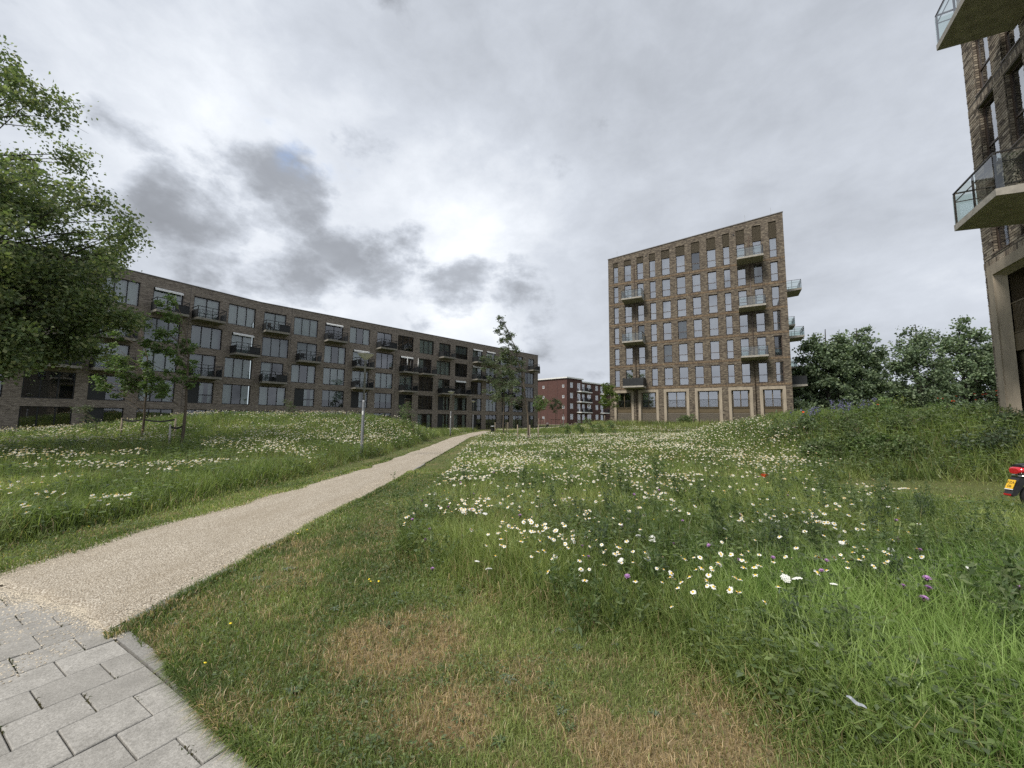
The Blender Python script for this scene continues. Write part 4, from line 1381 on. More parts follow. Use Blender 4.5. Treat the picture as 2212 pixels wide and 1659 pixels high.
def tree(name, loc, label, cat, group, trunk, r0, lobes, n_leaf, leaf, cols, bark, seed, lmat='leaf', stream=None, per=.55, asp=.55, twig=True, nclump=None, shell=.6):
    """trunk: list of points; lobes: (cx,cy,cz, rx,ry,rz, weight). Clumps of leaves fill the lobes, limbs reach to them."""
    rg = np.random.default_rng(seed)
    root = empty(name, loc)
    tag(root, label, cat, group)
    ts = TubeSet()
    trunk = np.array(trunk, float)
    tt_ = np.linspace(0, 1, len(trunk))
    tf = np.linspace(0, 1, 14)
    tp = np.stack([np.interp(tf, tt_, trunk[:, k]) for k in range(3)], 1)
    tp[1:-1, :2] += rg.normal(0, r0 * .25, (12, 2))
    ts.add(tp, r0 * (1 - tf * .86), 9)
    wts = np.array([l_[6] for l_ in lobes], float); wts /= wts.sum()
    nclump = nclump or max(12, int(n_leaf / 170))
    which = rg.choice(len(lobes), nclump, p=wts)
    cen = []
    for k in which:
        L = lobes[k]
        d_ = rg.normal(0, 1, 3); d_ /= np.linalg.norm(d_)
        rr = (shell + (1 - shell) * rg.random()) if rg.random() < .75 else rg.random() ** .5
        cen.append(np.array(L[:3]) + d_ * rr * np.array(L[3:6]))
    cen = np.array(cen)
    H_ = tp[-1, 2]
    for cpt in cen:
        # join the trunk lower than the clump
        zt = np.clip(cpt[2] - np.linalg.norm(cpt[:2] - tp[7, :2]) * rg.uniform(.35, .8), tp[3, 2], H_ * .97)
        p0 = np.array([np.interp(zt, tp[:, 2], tp[:, 0]), np.interp(zt, tp[:, 2], tp[:, 1]), zt])
        rad = r0 * .32 * (1 - .8 * zt / H_) * rg.uniform(.5, 1.1)
        L_ = np.linalg.norm(cpt - p0)
        pts = curve(p0, cpt, np.array([rg.normal(0, .05), rg.normal(0, .05), rg.uniform(-.02, .12)]) * L_)
        ts.add(pts, np.linspace(max(rad, .008), .006 + leaf * .02, 7), 5)
    sizes = rg.uniform(.6, 1.5, nclump)
    per_c = np.maximum(4, (n_leaf * sizes / sizes.sum()).astype(int))
    ci = np.repeat(np.arange(nclump), per_c)
    scale = per * np.mean([np.mean(l_[3:6]) for l_ in lobes])
    off = rg.normal(0, 1, (len(ci), 3)) * scale * .42 * sizes[ci][:, None] * np.array([1, 1, .75])
    pos = cen[ci] + off
    if twig:
        for k in range(nclump):
            for _ in range(3):
                e = cen[k] + rg.normal(0, 1, 3) * scale * .5 * sizes[k]
                ts.add(curve(cen[k], e, rg.normal(0, .04, 3), 3), [.006 + leaf * .02, .004 + leaf * .015, .003 + leaf * .006], 3)
    ts.build('trunk', bark, root)
    cols = np.array(cols, float)
    base = cols[rg.integers(0, len(cols), len(ci))]
    clt = rg.uniform(.75, 1.25, nclump)[ci][:, None]
    col = base * clt * rg.uniform(.75, 1.25, (len(ci), 1))
    v, q_ = leaf_verts(pos, leaf, rg, None, stream, asp)
    cr = link('crown', np_mesh('crown', v, quads=q_, col=np.repeat(col, 4, 0), mat=MAT[lmat]), root)
    cr['kind'] = 'stuff'
    return root


G_YOUNG = [(0.122, 0.191, 0.066), (0.163, 0.24, 0.082), (0.211, 0.276, 0.121), (0.098, 0.155, 0.058)]
G_BIG = [(0.153, 0.205, 0.096), (0.205, 0.263, 0.116), (0.245, 0.297, 0.144), (0.112, 0.153, 0.077), (0.286, 0.307, 0.153)]
G_FAR_HAZE = [(0.114, 0.165, 0.094), (0.153, 0.208, 0.114), (0.206, 0.261, 0.152), (0.089, 0.123, 0.072)]  # greens lightened and greyed, distance haze put into the leaf colour
G_SILVER = [(0.115, 0.149, 0.086), (0.149, 0.178, 0.109), (0.086, 0.115, 0.063)]

# the big maple whose crown fills the upper left; trunk stands outside the picture
tree('maple_tree', (-19.5, 12.3, gzf(-19.5, 12.3)), 'large leafy tree with wind-blown crown filling the upper left', 'tree', None,
     [(0, 0, -.2), (.1, 0, 2.4), (.3, .1, 5.5), (.5, 0, 9.5), (.4, 0, 13.0)], .30,
     [(.6, 0, 7.2, 4.5, 4.2, 3.6, 2.8), (1.9, .3, 5.2, 3.5, 3.6, 2.2, 2.6), (.0, 0, 11.9, 3.5, 3.2, 3.0, 1.6), (3.2, .4, 8.2, 2.5, 2.8, 1.9, .8), (1.5, -.8, 3.8, 3.2, 3.0, 1.2, .9), (-1.8, -.5, 6, 3.6, 3.6, 4.6, .9)],
     105000, .12, G_BIG, MAT['bark_dark'], 5, stream=(.25, 0, -.12), per=.17, asp=.72, nclump=520, shell=.6)
YG = 'young staked trees in the meadow'
tree('young_tree', (-18.4, 19.3, gzf(-18.4, 19.3)), 'young staked tree nearer the leafy left crown, crown blown sideways', 'tree', YG,
     [(0, 0, -.1), (.05, 0, 2.0), (-.05, 0, 4.0), (-.7, 0, 6.2)], .06,
     [(-1.2, 0, 3.6, 1.5, .9, 1.0, 2), (-1.5, .1, 4.7, 1.2, .8, .8, 1.5), (-.9, 0, 2.7, 1.6, .8, .55, 1.5), (-1.5, 0, 5.6, .8, .6, .7, .7), (.4, 0, 2.9, .7, .6, .4, .4)],
     4600, .13, G_YOUNG, MAT['bark'], 12, stream=(-.9, 0, -.15), per=.27, asp=.55, nclump=64)
tree('young_tree', (-13.9, 16.4, gzf(-13.9, 16.4)), 'young tree tied to a pale stake, blown to the left', 'tree', YG,
     [(0, 0, -.1), (.0, 0, 2.2), (-.05, 0, 4.4), (-.7, 0, 6.3)], .065,
     [(-.7, 0, 3.6, .9, .7, .9, 1.6), (-.9, 0, 4.7, 1.0, .7, .8, 1.6), (-1.4, 0, 5.6, .9, .6, .5, .8), (-1.3, 0, 6.3, .7, .5, .5, .4), (-.5, 0, 2.5, .6, .6, .6, .8), (.05, 0, 3.4, .35, .4, 1.0, .6)],
     3000, .125, G_YOUNG, MAT['bark'], 13, stream=(-.9, 0, -.1), per=.27, asp=.55, nclump=54)
tree('young_tree', (-.9, 42.0, gzf(-.9, 42.0)), 'pale green young tree, left one of the pair before the grey block', 'tree', YG,
     [(0, 0, -.1), (.0, 0, 2.5), (.05, 0, 5.2), (-.9, 0, 9.0)], .08,
     [(-.5, 0, 4.6, 1.6, 1.2, 1.6, 2), (-.9, 0, 6.8, 1.5, 1.0, 1.3, 1.4), (.3, 0, 5.8, 1.2, 1.0, 1.4, .9), (-1.3, 0, 8.4, 1.2, .9, .7, .9)],
     3800, .18, G_SILVER, MAT['bark'], 14, stream=(-.9, 0, -.1), per=.3, asp=.45, nclump=70)
tree('young_tree', (1.15, 25.5, gzf(1.15, 25.5)), 'tall pale young tree with bare bent tip, between path and tower', 'tree', YG,
     [(0, 0, -.1), (-.1, 0, 2.2), (-.45, 0, 4.6), (-1.0, 0, 6.6), (-1.75, 0, 8.3)], .07,
     [(-.75, 0, 3.9, .75, .6, .9, 1.2), (-1.0, 0, 5.2, .8, .6, .8, 1.2), (-1.3, 0, 6.1, .7, .5, .6, 1.1), (-1.4, 0, 6.9, .5, .35, .6, .9), (-1.75, 0, 7.6, .4, .3, .5, .6), (-1.95, 0, 8.3, .35, .25, .3, .35), (-1.0, 0, 3.2, .7, .5, .5, .6)],
     3300, .13, G_SILVER, MAT['bark'], 15, stream=(-.9, 0, .0), per=.36, asp=.5, nclump=84)
tree('young_tree', (12.6, 49.5, gzf(12.6, 49.5)), 'small bright green young tree at the left corner of the tower', 'tree', YG,
     [(0, 0, -.1), (.0, 0, 1.2), (.0, 0, 3.0), (-.1, 0, 5.2)], .05,
     [(0, 0, 3.0, 1.3, 1.0, 1.2, 2), (-.1, 0, 4.4, .8, .7, .8, 1)],
     2200, .2, [(.12, .17, .035), (.15, .20, .045), (.09, .14, .03)], MAT['bark'], 16, stream=(-.5, 0, -.1), per=.36, asp=.5, nclump=50)
tree('young_tree', (9.6, 84.0, gzf(9.6, 84.0)), 'thin far young tree before the red brick gable', 'tree', YG,
     [(0, 0, -.1), (.0, 0, 2.2), (.0, 0, 4.0), (-.1, 0, 6.6)], .06, [(0, 0, 4.6, 1.3, 1.0, 1.5, 2)], 900, .26, G_SILVER, MAT['bark'], 17, stream=(-.5, 0, -.1), per=.4, nclump=30)
tree('young_tree', (5.6, 76.0, gzf(5.6, 76.0)), 'young tree right beside the end wall of the grey block', 'tree', YG,
     [(0, 0, -.1), (.0, 0, 2.2), (.0, 0, 4.0), (-.1, 0, 7.0)], .06, [(0.3, 0, 5.0, 1.5, 1.2, 1.7, 2)], 1300, .26, G_YOUNG, MAT['bark'], 18, stream=(-.5, 0, -.1), per=.4, nclump=36)

FT = 'dark trees behind the right mound'
far = [((42.4, 51.5), 14.0, 3.5, 'tall domed dark tree, first to the right of the tower', 0), ((47.6, 52.5), 14.4, 3.5, 'tall domed dark tree, second from the tower', 0),
       ((55.8, 52.5), 15.0, 4.4, 'open-crowned tree with bare forked top in the middle of the row', 1), ((62.6, 53.0), 15.6, 4.2, 'dark tree with pointed crown near the corner building', 1),
       ((67.5, 53.0), 13.8, 3.8, 'dark tree right against the corner building edge', 0), ((50.8, 57.0), 8.4, 3.8, 'lower dark tree filling the gap behind the second domed tree', 0), ((63.5, 60.0), 8.6, 4.0, 'lower dark tree behind the pointed one', 0), ((41.0, 56.0), 9.5, 3.6, 'low dark tree close behind the tower side balconies', 0)]
for i, ((x, y), h, rad, lab, kind) in enumerate(far):
    h *= 1.1; rad *= .98
    if kind == 0:
        lb = [(0, 0, h * .42, rad, rad * .9, h * .30, 3), (rad * .4, 0, h * .72, rad * .60, rad * .6, h * .21, 1.2), (-rad * .45, 0, h * .64, rad * .55, rad * .6, h * .22, 1.1), (0, 0, h * .16, rad * 1.0, rad * .8, h * .14, 1.4)]
        n_, sh = 17000, .70
    else:
        lb = [(0, 0, h * .38, rad, rad * .9, h * .30, 3), (rad * .2, 0, h * .78, rad * .5, rad * .5, h * .18, .55), (-rad * .5, 0, h * .66, rad * .5, rad * .5, h * .17, .5), (rad * .6, 0, h * .70, rad * .42, rad * .4, h * .18, .4), (0, 0, h * .15, rad * 1.05, rad * .8, h * .14, 1.3)]
        n_, sh = 13000, .62
    tree('far_tree', (x, y, -.2), lab, 'tree', FT, [(0, 0, -.2), (.1, 0, h * .3), (0, .1, h * .6), (.2, 0, h * .93)], .30, lb, n_, .34, G_FAR_HAZE, MAT['bark_dark'], 40 + i, lmat='far_leaf', per=.28, asp=.7, nclump=190, shell=sh)
# clipped dark hedge-like tree below, right of the tower
tree('far_tree', (34.4, 46.5, .2), 'low dark bush against the tower right corner', 'tree', FT, [(0, 0, -.2), (0, 0, 1.0), (0, 0, 2.2), (0, 0, 3.4)], .12, [(0, 0, 2.0, 2.0, 1.8, 2.2, 2)], 2600, .34, G_FAR_HAZE, MAT['bark_dark'], 60, lmat='far_leaf', per=.34, nclump=60)

# stakes with black straps
def supports(x, y, offs, h, label, pale=0):
    z_ = gzf(x, y); root = empty('tree_support', (x, y, z_)); tag(root, label, 'tree stakes', 'stakes tied to young trees')
    for i, (dx, dy) in enumerate(offs):
        m_ = MB(); m_.tube([(dx, dy, -.3), (dx + .01, dy, h * .5), (dx, dy, h)], [.04, .04, .038], 8); m_.build('stake', MAT['stake_pale'] if pale else MAT['stake'], root)
        m_ = MB()
        for k in range(6):
            f0, f1 = k / 6, (k + 1) / 6
            s0 = -.10 * math.sin(math.pi * f0); s1 = -.10 * math.sin(math.pi * f1)
            m_.poly([(dx * (1 - f0), dy * (1 - f0) - .03, h - .10 + s0), (dx * (1 - f1), dy * (1 - f1) - .03, h - .10 + s1), (dx * (1 - f1), dy * (1 - f1) - .03, h - .02 + s1), (dx * (1 - f0), dy * (1 - f0) - .03, h - .02 + s0)])
        m_.build('strap', MAT['strap'], root)


supports(-18.4, 19.3, [(-1.15, .1), (1.45, .2)], 1.15, 'two slim stakes with black straps round the left young tree')
supports(-13.9, 16.4, [(-.38, -.2)], 1.15, 'single pale stake strapped to the young tree by the path', 1)
supports(-.9, 42.0, [(-.9, 0), (.3, .4), (.5, -.4)], 1.5, 'three stakes round the left tree of the pale pair')
supports(1.15, 25.5, [(-.75, .4), (.02, -.5), (.62, .3)], 1.35, 'three stakes round the tall pale tree with bent tip')
supports(12.6, 49.5, [(-.8, -.5), (.5, -.5)], 1.0, 'stakes with sagging strap by the small bright tree at the tower')
supports(9.6, 84.0, [(-1.0, 0), (1.0, 0)], 1.6, 'far stakes round the thin tree before the red gable')
supports(5.6, 76.0, [(-.3, -.4), (.9, 0), (.6, .7)], 1.8, 'far stakes beside the end wall of the grey block')

# bent saplings in the meadow
def sapling(x, y, h, lean, label, seed, cols=G_SILVER):
    tree('sapling', (x, y, gzf(x, y)), label, 'sapling', 'wind-bent saplings in the meadow',
         [(0, 0, -.05), (lean * .15, 0, h * .4), (lean * .5, 0, h * .75), (lean, 0, h)], .02,
         [(lean * .25, 0, h * .5, .32, .25, h * .26, 1.2), (lean * .75, 0, h * .88, .4, .22, h * .15, 1), (lean * .5, 0, h * .7, .35, .25, h * .2, 1)], 520, .10, cols, MAT['bark'], seed, stream=(-.9, 0, -.2), per=.5, asp=.35, nclump=24, twig=False)


sapling(-21.6, 20.3, 1.7, -1.3, 'pale sapling bent flat by wind, before the dark ground-floor window', 71)
sapling(-6.9, 27.5, 2.5, -.7, 'bent leafy sapling at the right end of the left mound', 72, G_YOUNG + G_SILVER)
sapling(-7.6, 28.3, 1.9, -.6, 'shorter bent sapling just left of the mound end', 73, G_YOUNG + G_SILVER)
sapling(-14.2, 25.5, 1.5, -.8, 'low windswept sapling on the crest of the left mound', 74, G_SILVER)
for i, (x, y) in enumerate([(4.6, 29.5), (5.6, 30.0), (6.4, 29.2), (7.3, 30.4), (8.2, 30.0)]):
    lab = ['leftmost', 'second', 'middle', 'fourth', 'rightmost'][i]
    sapling(x, y, 1.35 + .2 * (i % 3), -.8, lab + ' of the five windswept willow saplings before the tower berm', 80 + i, G_YOUNG)
# ------------------------------------------------------------------ grass
def blocked(x, y):
    """under a building or behind one"""
    b = np.zeros(np.shape(x), bool)
    # long block: in front only
    nR = np.array([LDIR.y, -LDIR.x]); b |= (((x - LK.x) * nR[0] + (y - LK.y) * nR[1]) < .3) & (((x - LK.x) * LDIR.x + (y - LK.y) * LDIR.y) > -.2) & (x < 8)
    nL = np.array([LDIR2.y, -LDIR2.x]); b |= (((x - LK.x) * nL[0] + (y - LK.y) * nL[1]) < .3) & (((x - LK.x) * LDIR2.x + (y - LK.y) * LDIR2.y) < .5)
    tx = (x - TL.x) * tdir.x + (y - TL.y) * tdir.y; ty = -(x - TL.x) * tdir.y + (y - TL.y) * tdir.x
    b |= (ty > -.1) & (tx > -.2) & (tx < TW + .2)
    nx_ = (x - NBX) * -.5 + (y - NBY) * -.866; ny_ = (x - NBX) * .866 + (y - NBY) * -.5
    b |= (nx_ > -.1) & (ny_ > -.15)
    return b


def hmap(x, y):
    """height of the vegetation in metres"""
    T = tall(x, y)
    n = fnoise(x, y, 1.6, 77); n2 = fnoise(x, y, 5.0, 78)
    h = .26 + .22 * n + .16 * (n2 - .5)
    D = np.hypot(x, y)
    lush = sm((x - 1.0) / 1.2) * sm((4.6 - y) / 1.5)                     # long lush grass, lower right
    h = h + lush * .10
    h = h + .16 * sm((D - 9) / 12)
    h = h + .22 * sm((11.5 - np.hypot(x - 18.5, y - 18)) / 5)                # rank growth on the right mound
    h = h * np.where(x < -5, 1.12, 1.0)
    return T ** 1.25 * h + (1 - T) * (.04 + .05 * fnoise(x, y, .6, 80)) 


def sample_ground(n, r0, r1, power, amax, rg):
    """points thinning out with distance"""
    u = rg.random(n); e = 2 - power
    r = (r0 ** e + u * (r1 ** e - r0 ** e)) ** (1 / e)
    a = rg.uniform(-amax, amax, n)
    return r * np.sin(a), r * np.cos(a), r


def build_blades(name, x, y, h, w_, col, lean, rg, mat, parent=None, simple=False):
    n_ = len(x)
    z_ = gz(x, y) - .01
    yaw = rg.uniform(0, np.pi, n_)
    c_, s_ = np.cos(yaw), np.sin(yaw)
    base = np.stack([x, y, z_], 1)
    side = np.stack([c_, s_, np.zeros(n_)], 1) * (w_ * .5)[:, None]
    lx, ly = lean
    tip = base + np.stack([lx * h, ly * h, h * np.sqrt(np.clip(1 - np.minimum(lx ** 2 + ly ** 2, .92), .08, 1))], 1)
    if simple:
        v = np.stack([base - side, base + side, tip], 1).reshape(-1, 3)
        cc_ = np.stack([col * .8, col * .8, col * 1.1], 1).reshape(-1, 3)  # dark foot, bright tip: shade and light put into the blade colour
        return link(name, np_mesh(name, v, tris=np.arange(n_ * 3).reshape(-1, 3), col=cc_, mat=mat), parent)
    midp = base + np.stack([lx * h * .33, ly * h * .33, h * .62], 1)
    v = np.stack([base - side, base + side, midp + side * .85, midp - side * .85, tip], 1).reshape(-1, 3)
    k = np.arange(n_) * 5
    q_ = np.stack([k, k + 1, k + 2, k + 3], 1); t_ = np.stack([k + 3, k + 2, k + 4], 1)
    cc_ = np.stack([col * .9, col * .9, col * 1.02, col * 1.02, col * 1.2], 1).reshape(-1, 3)  # tips brightened in the colour, standing in for light on the upper blades
    return link(name, np_mesh(name, v, quads=q_, tris=t_, col=cc_, mat=mat), parent)


def grass_col(x, y, rg):
    n_ = len(x)
    D = np.hypot(x, y)
    n1 = fnoise(x, y, 2.4, 51)[:, None]; n2 = fnoise(x, y, .7, 52)[:, None]
    dk = np.array([.112, .16, .05]); md = np.array([.232, .298, .092]); lt = np.array([.38, .425, .16])
    k = np.clip(.46 + (n1 - .5) * 1.5 + (n2 - .5) * 1.1 + rg.normal(0, .2, (n_, 1)), 0, 1)
    c = np.where(k < .5, dk + (md - dk) * k * 2, md + (lt - md) * (k - .5) * 2)
    straw = np.array([.56, .43, .26]); tan_ = np.array([.43, .33, .185])
    T = tall(x, y)
    dm = dry(x, y) * (1 - T) * np.where(D < 6, 1, .5)
    isd = (rg.random(n_) < np.maximum(dm * .85, np.where(T < .6, .11, 0)))[:, None]
    dc = np.where(rg.random((n_, 1)) < .55, straw, tan_) * rg.uniform(.6, 1.25, (n_, 1))
    c = np.where(isd, dc, c)
    # sun-bleached seed heads in the uncut meadow
    tn = (rg.random(n_) < (.05 + .16 * sm((fnoise(x, y, 3.1, 61) - .5) / .18)))[:, None] & (T > .5)[:, None]
    c = np.where(tn, np.array([.27, .23, .115]) * rg.uniform(.7, 1.2, (n_, 1)), c)
    lush = (sm((x - 1.0) / 1.2) * sm((5.0 - y) / 1.5))[:, None]
    c = c * (1 - lush) + (c * np.array([.80, .96, .86])) * lush
    mound = sm((11.5 - np.hypot(x - 18.5, y - 18)) / 5)[:, None]
    c = c * (1 - mound) + c * np.array([1.0, 1.04, 1.0]) * mound
    return c * rg.uniform(.78, 1.22, (n_, 1))


AM = math.radians(61)


def grass_layer(name, n, r0, r1, power, wfun, seed, simple, label):
    rg = np.random.default_rng(seed)
    x, y, r = sample_ground(n, r0, r1, power, AM, rg)
    T = tall(x, y)
    tk = x * PT[0] + y * PT[1]
    goff = np.interp(tk, [-3.2, -2.7, -2.3], [.07, .045, .0]) + (fnoise(tk, tk * 0, .3, 8) - .5) * .07
    ok = ~on_path(x, y, -.02 + .0) & ~on_paving(x, y, goff) & ~blocked(x, y)
    # worn, thin margins
    l, rr_ = path_x(y)
    ok &= ~((x > rr_ - .02) & (x < rr_ + .06) & (y < 14))
    dm = dry(x, y) * (1 - T)
    ok &= rg.random(n) > dm * .25
    x, y, r, T = x[ok], y[ok], r[ok], T[ok]
    h = hmap(x, y) * rg.uniform(.55, 1.3, len(x))
    lush = sm((x - .9) / 1.2) * sm((4.6 - y) / 1.5)
    wd = wfun(r) * (1 + .5 * lush) * np.where(T < .5, .78, .95) * rg.uniform(.6, 1.4, len(x))
    col = grass_col(x, y, rg)
    spread = np.where(T < .5, .95, .58)
    lx = rg.normal(-.12, 1, len(x)) * spread * .62 - .10; ly = rg.normal(0, 1, len(x)) * spread * .62
    m = np.sqrt(lx ** 2 + ly ** 2); k = np.minimum(1, .95 / np.maximum(m, 1e-6)); lx *= k; ly *= k
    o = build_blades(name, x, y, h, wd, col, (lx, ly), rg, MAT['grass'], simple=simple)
    tag(o, label, 'grass', kind='stuff')
    return o


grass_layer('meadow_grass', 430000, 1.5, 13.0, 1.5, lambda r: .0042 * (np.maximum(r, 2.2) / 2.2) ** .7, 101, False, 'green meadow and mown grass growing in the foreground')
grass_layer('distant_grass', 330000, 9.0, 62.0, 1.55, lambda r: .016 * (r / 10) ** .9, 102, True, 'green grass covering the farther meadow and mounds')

# ------------------------------------------------------------------ low broad-leaved herbs among the grass
rg = np.random.default_rng(55)
n = 230000
x, y, r = sample_ground(n, 1.6, 36, 1.5, AM, rg)
T = tall(x, y)
cl = fnoise(x, y, .8, 91)
mound = sm((11.5 - np.hypot(x - 18.5, y - 18)) / 5)
ok = ~on_path(x, y) & ~on_paving(x, y, .12) & ~blocked(x, y) & (rg.random(n) < (sm((cl - .42) / .16) * (.55 + .45 * T) * (1 - .8 * dry(x, y) * (1 - T)) + mound * .6))
x, y, r, T = x[ok], y[ok], r[ok], T[ok]
h = hmap(x, y)
z = gz(x, y) + h * (.35 + .65 * rg.random(len(x))) * .98 + .006
sz = np.where(T < .5, .024, .048) * (np.maximum(r, 2.5) / 2.5) ** .55
base = np.array([[.09, .135, .05], [.145, .20, .072], [.20, .255, .10], [.135, .175, .095]])[rg.integers(0, 4, len(x))]
col = base * rg.uniform(.7, 1.3, (len(x), 1))
o = leaf_obj('meadow_herbs', np.stack([x, y, z], 1), sz, col, MAT['grass'], flat=(0, 0, 1), asp=.42, seed=56)
tag(o, 'small leafy weeds and clover mixed into the meadow grass', 'weeds', kind='stuff')
# tufts in the paving joints
rg = np.random.default_rng(66)
pts = []
for r_ in range(-16, 5):
    t0 = r_ * TS - 3.04
    for k in range(9):
        nn = PE - k * TS - (TS / 2 if r_ % 2 == 0 else TS)
        if rg.random() < .72:
            for _ in range(rg.integers(25, 80)):
                f = rg.random(); c0 = rg.random() < .5
                p = PT * (t0 + TS * f) + PN * (nn + rg.normal(0, .006))
                pts.append(p)
    for _ in range(20): pts.append(PT * (t0 + TS * rg.random()) + PN * (PE + rg.normal(0, .006)))
pts = np.array(pts); x, y = pts[:, 0], pts[:, 1]
keep = (y > 1.0) & (rg.random(len(x)) < sm((vnoise(x, y, .22, 17) - .35) / .3)); x, y = x[keep], y[keep]
col = np.where(rg.random((len(x), 1)) < .5, np.array([.10, .085, .035]), np.array([.06, .085, .025])) * rg.uniform(.7, 1.3, (len(x), 1))
o = build_blades('joint_weeds', x, y, rg.uniform(.008, .03, len(x)), np.full(len(x), .007), col, (rg.normal(0, .5, len(x)), rg.normal(0, .5, len(x))), rg, MAT['grass'])
tag(o, 'tiny moss and weeds growing in the joints of the paving', 'weeds', kind='stuff')
# kerb overgrown by creeping grass: blades lying over the edges
rg = np.random.default_rng(67)
n = 9000
tt_ = rg.uniform(-3.4, -1.4, n); nn_ = PE + np.interp(tt_, [-3.2, -2.7, -2.3], [.10, .06, .015]) + np.abs(rg.normal(0, .04, n)) - .05 * sm((fnoise(tt_, tt_ * 0, .3, 3) - .45) / .2)
x = PT[0] * tt_ + PN[0] * nn_; y = PT[1] * tt_ + PN[1] * nn_
xe = float(-3.0) + rg.uniform(.02, .16, n); ye = rg.uniform(2.9, 12, n); xe = path_x(ye)[1] + rg.uniform(.03, .14, n) - .05 * sm((fnoise(ye, ye * 0, .8, 9) - .45) / .15)
x = np.concatenate([x, xe]); y = np.concatenate([y, ye])
xl = path_x(rg.uniform(3.5, 16, n))[0]; yl = rg.uniform(3.5, 16, n); xl = path_x(yl)[0] - rg.uniform(-.14, .2, n) + (fnoise(yl, yl * 0 + 3.3, .8, 41) - .5) * .3
x = np.concatenate([x, xl]); y = np.concatenate([y, yl])
ok = ~on_paving(x, y, -.03); x, y = x[ok], y[ok]
col = grass_col(x, y, rg)
o = build_blades('edge_grass', x, y, rg.uniform(.03, .10, len(x)), np.full(len(x), .006) * np.maximum(1, y / 4), col, (rg.normal(-.2, .55, len(x)), rg.normal(-.1, .5, len(x))), rg, MAT['grass'])
tag(o, 'short grass creeping over the kerb and path edges', 'grass', kind='stuff')

# ------------------------------------------------------------------ flowers
def stem_pts(h, lean): return [(0, 0, 0), (lean * .25, 0, h * .5), (lean, 0, h)]


def daisy_meshes(variant, npet=15):
    rg = random.Random(variant)
    h = 1.0
    R_ = .0215
    m_ = MB()
    for k in range(npet):
        if rg.random() < .06: continue
        a = 2 * math.pi * k / npet + rg.uniform(-.08, .08); L = R_ * rg.uniform(.9, 1.1); dr = rg.uniform(-.30, .06) * R_ * (1.5 if variant == 3 else 1)
        w2 = .0042
        ca, sa = math.cos(a), math.sin(a)
        p = lambda r, s_, z_: (r * ca - s_ * sa, r * sa + s_ * ca, z_)
        m_.quad(p(.007, -w2 * .6, 0), p(.007, w2 * .6, 0), p(L * .7, w2, dr * .4 + .001), p(L * .7, -w2, dr * .4 + .001))
        m_.quad(p(L * .7, -w2, dr * .4 + .001), p(L * .7, w2, dr * .4 + .001), p(L, w2 * .45, dr), p(L, -w2 * .45, dr))
    pet = m_.mesh('petals', MAT['petal_white'])
    m_ = MB(); m_.lathe([(.0085, -.002), (.0085, .003), (.006, .0055), (.0005, .0065)], 9); cen = m_.mesh('centre', MAT['daisy_yellow'])
    m_ = MB(); m_.tube([(0, 0, -.002), (.01, 0, -.15), (.02, .005, -.34)], [.0022, .0018, .002], 4, cap=False); stm = m_.mesh('stem', MAT['stem'])
    return pet, cen, stm


dv = [daisy_meshes(i) for i in range(4)]
rg = np.random.default_rng(202)


def daisy_density(x, y):
    D = np.hypot(x, y)
    T = sm((tall(x, y) - .55) / .3)
    n1 = fnoise(x, y, 1.7, 301); n2 = vnoise(x, y, .55, 305); n3 = fnoise(x, y, 6.0, 309)
    cl = sm((n1 - .46) / .13) * sm((n2 - .36) / .30)
    # right meadow: scattered near, dense far
    right = np.where(x > -4.2, 1.0, 0.0) * np.interp(y, [2.2, 3.0, 4.2, 6, 9, 13, 19, 26, 31, 34], [.0, .25, .7, 1.5, 2.4, 3.4, 3.8, 3.2, 1.4, 0])
    right = right * sm((np.interp(y, [3, 8, 16, 26], [3.8, 8.6, 12, 14]) - x) / 1.6)
    right = right * (cl * .9 + .22 * sm((y - 9) / 8) * sm((n3 - .35) / .2) + .06)
    far_ = sm((2.0 - np.abs(((x - 20) * .5 + (y - 38.5) * .866) + 0.2)) / 1.0) * (x > 8) * (x < 30) * 2.0 * sm((n1 - .35) / .2)
    left = np.where(x < -5.2, 1.0, 0.0) * (sm((fnoise(x, y, 2.6, 321) - .40) / .14) * sm((n2 - .25) / .3)) * np.interp(y, [4, 5.5, 8, 14, 22, 30, 34], [.9, 2.4, 3.0, 2.4, 1.6, .9, 0])
    ends = sm((1.6 - np.abs(y - 50 - x * .2)) / 1.0) * (x > -8) * (x < 9) * 1.6
    return T * (right + left + far_) + ends


n = 120000
x, y, r = sample_ground(n, 2.3, 62, 1.0, AM, rg)
ok = (rg.random(n) < daisy_density(x, y) * .62) & ~on_path(x, y, .2) & ~on_paving(x, y, .3) & ~blocked(x, y)
x, y, r = x[ok], y[ok], r[ok]
hd = gz(x, y) + hmap(x, y) * rg.uniform(.86, 1.12, len(x)) + .05
order = np.argsort(r); x, y, r, hd = x[order], y[order], r[order], hd[order]
print('daisies', len(x))
fov = np.abs(x / y) < 1.31
ind = np.where(fov)[0][:300]
dl = 'white daisy with yellow centre, one of those scattered in the nearer meadow'
for k, i in enumerate(ind):
    pet, cen, stm = dv[rg.integers(0, 4)]
    root = empty('daisy', (x[i], y[i], hd[i]))
    tx_, ty_ = rg.normal(.35, .35), rg.normal(-.15, .35)
    root.rotation_euler = (tx_, ty_, rg.random() * 6.28)
    s_ = rg.uniform(.62, 1.22); root.scale = (s_, s_, s_)
    where = 'in the left meadow beyond the path' if x[i] < -4 else 'at the near edge of the right meadow' if y[i] < 4.6 else 'in the right meadow near the path' if x[i] < 1.5 else 'in the middle of the right meadow' if y[i] < 7 else 'in the right meadow before the mound'
    tag(root, 'white daisy with yellow centre ' + where, 'daisy', 'daisies ' + where)
    link('stem', stm, root); link('petals', pet, root); link('centre', cen, root)
rest = np.setdiff1d(np.arange(len(x)), ind)
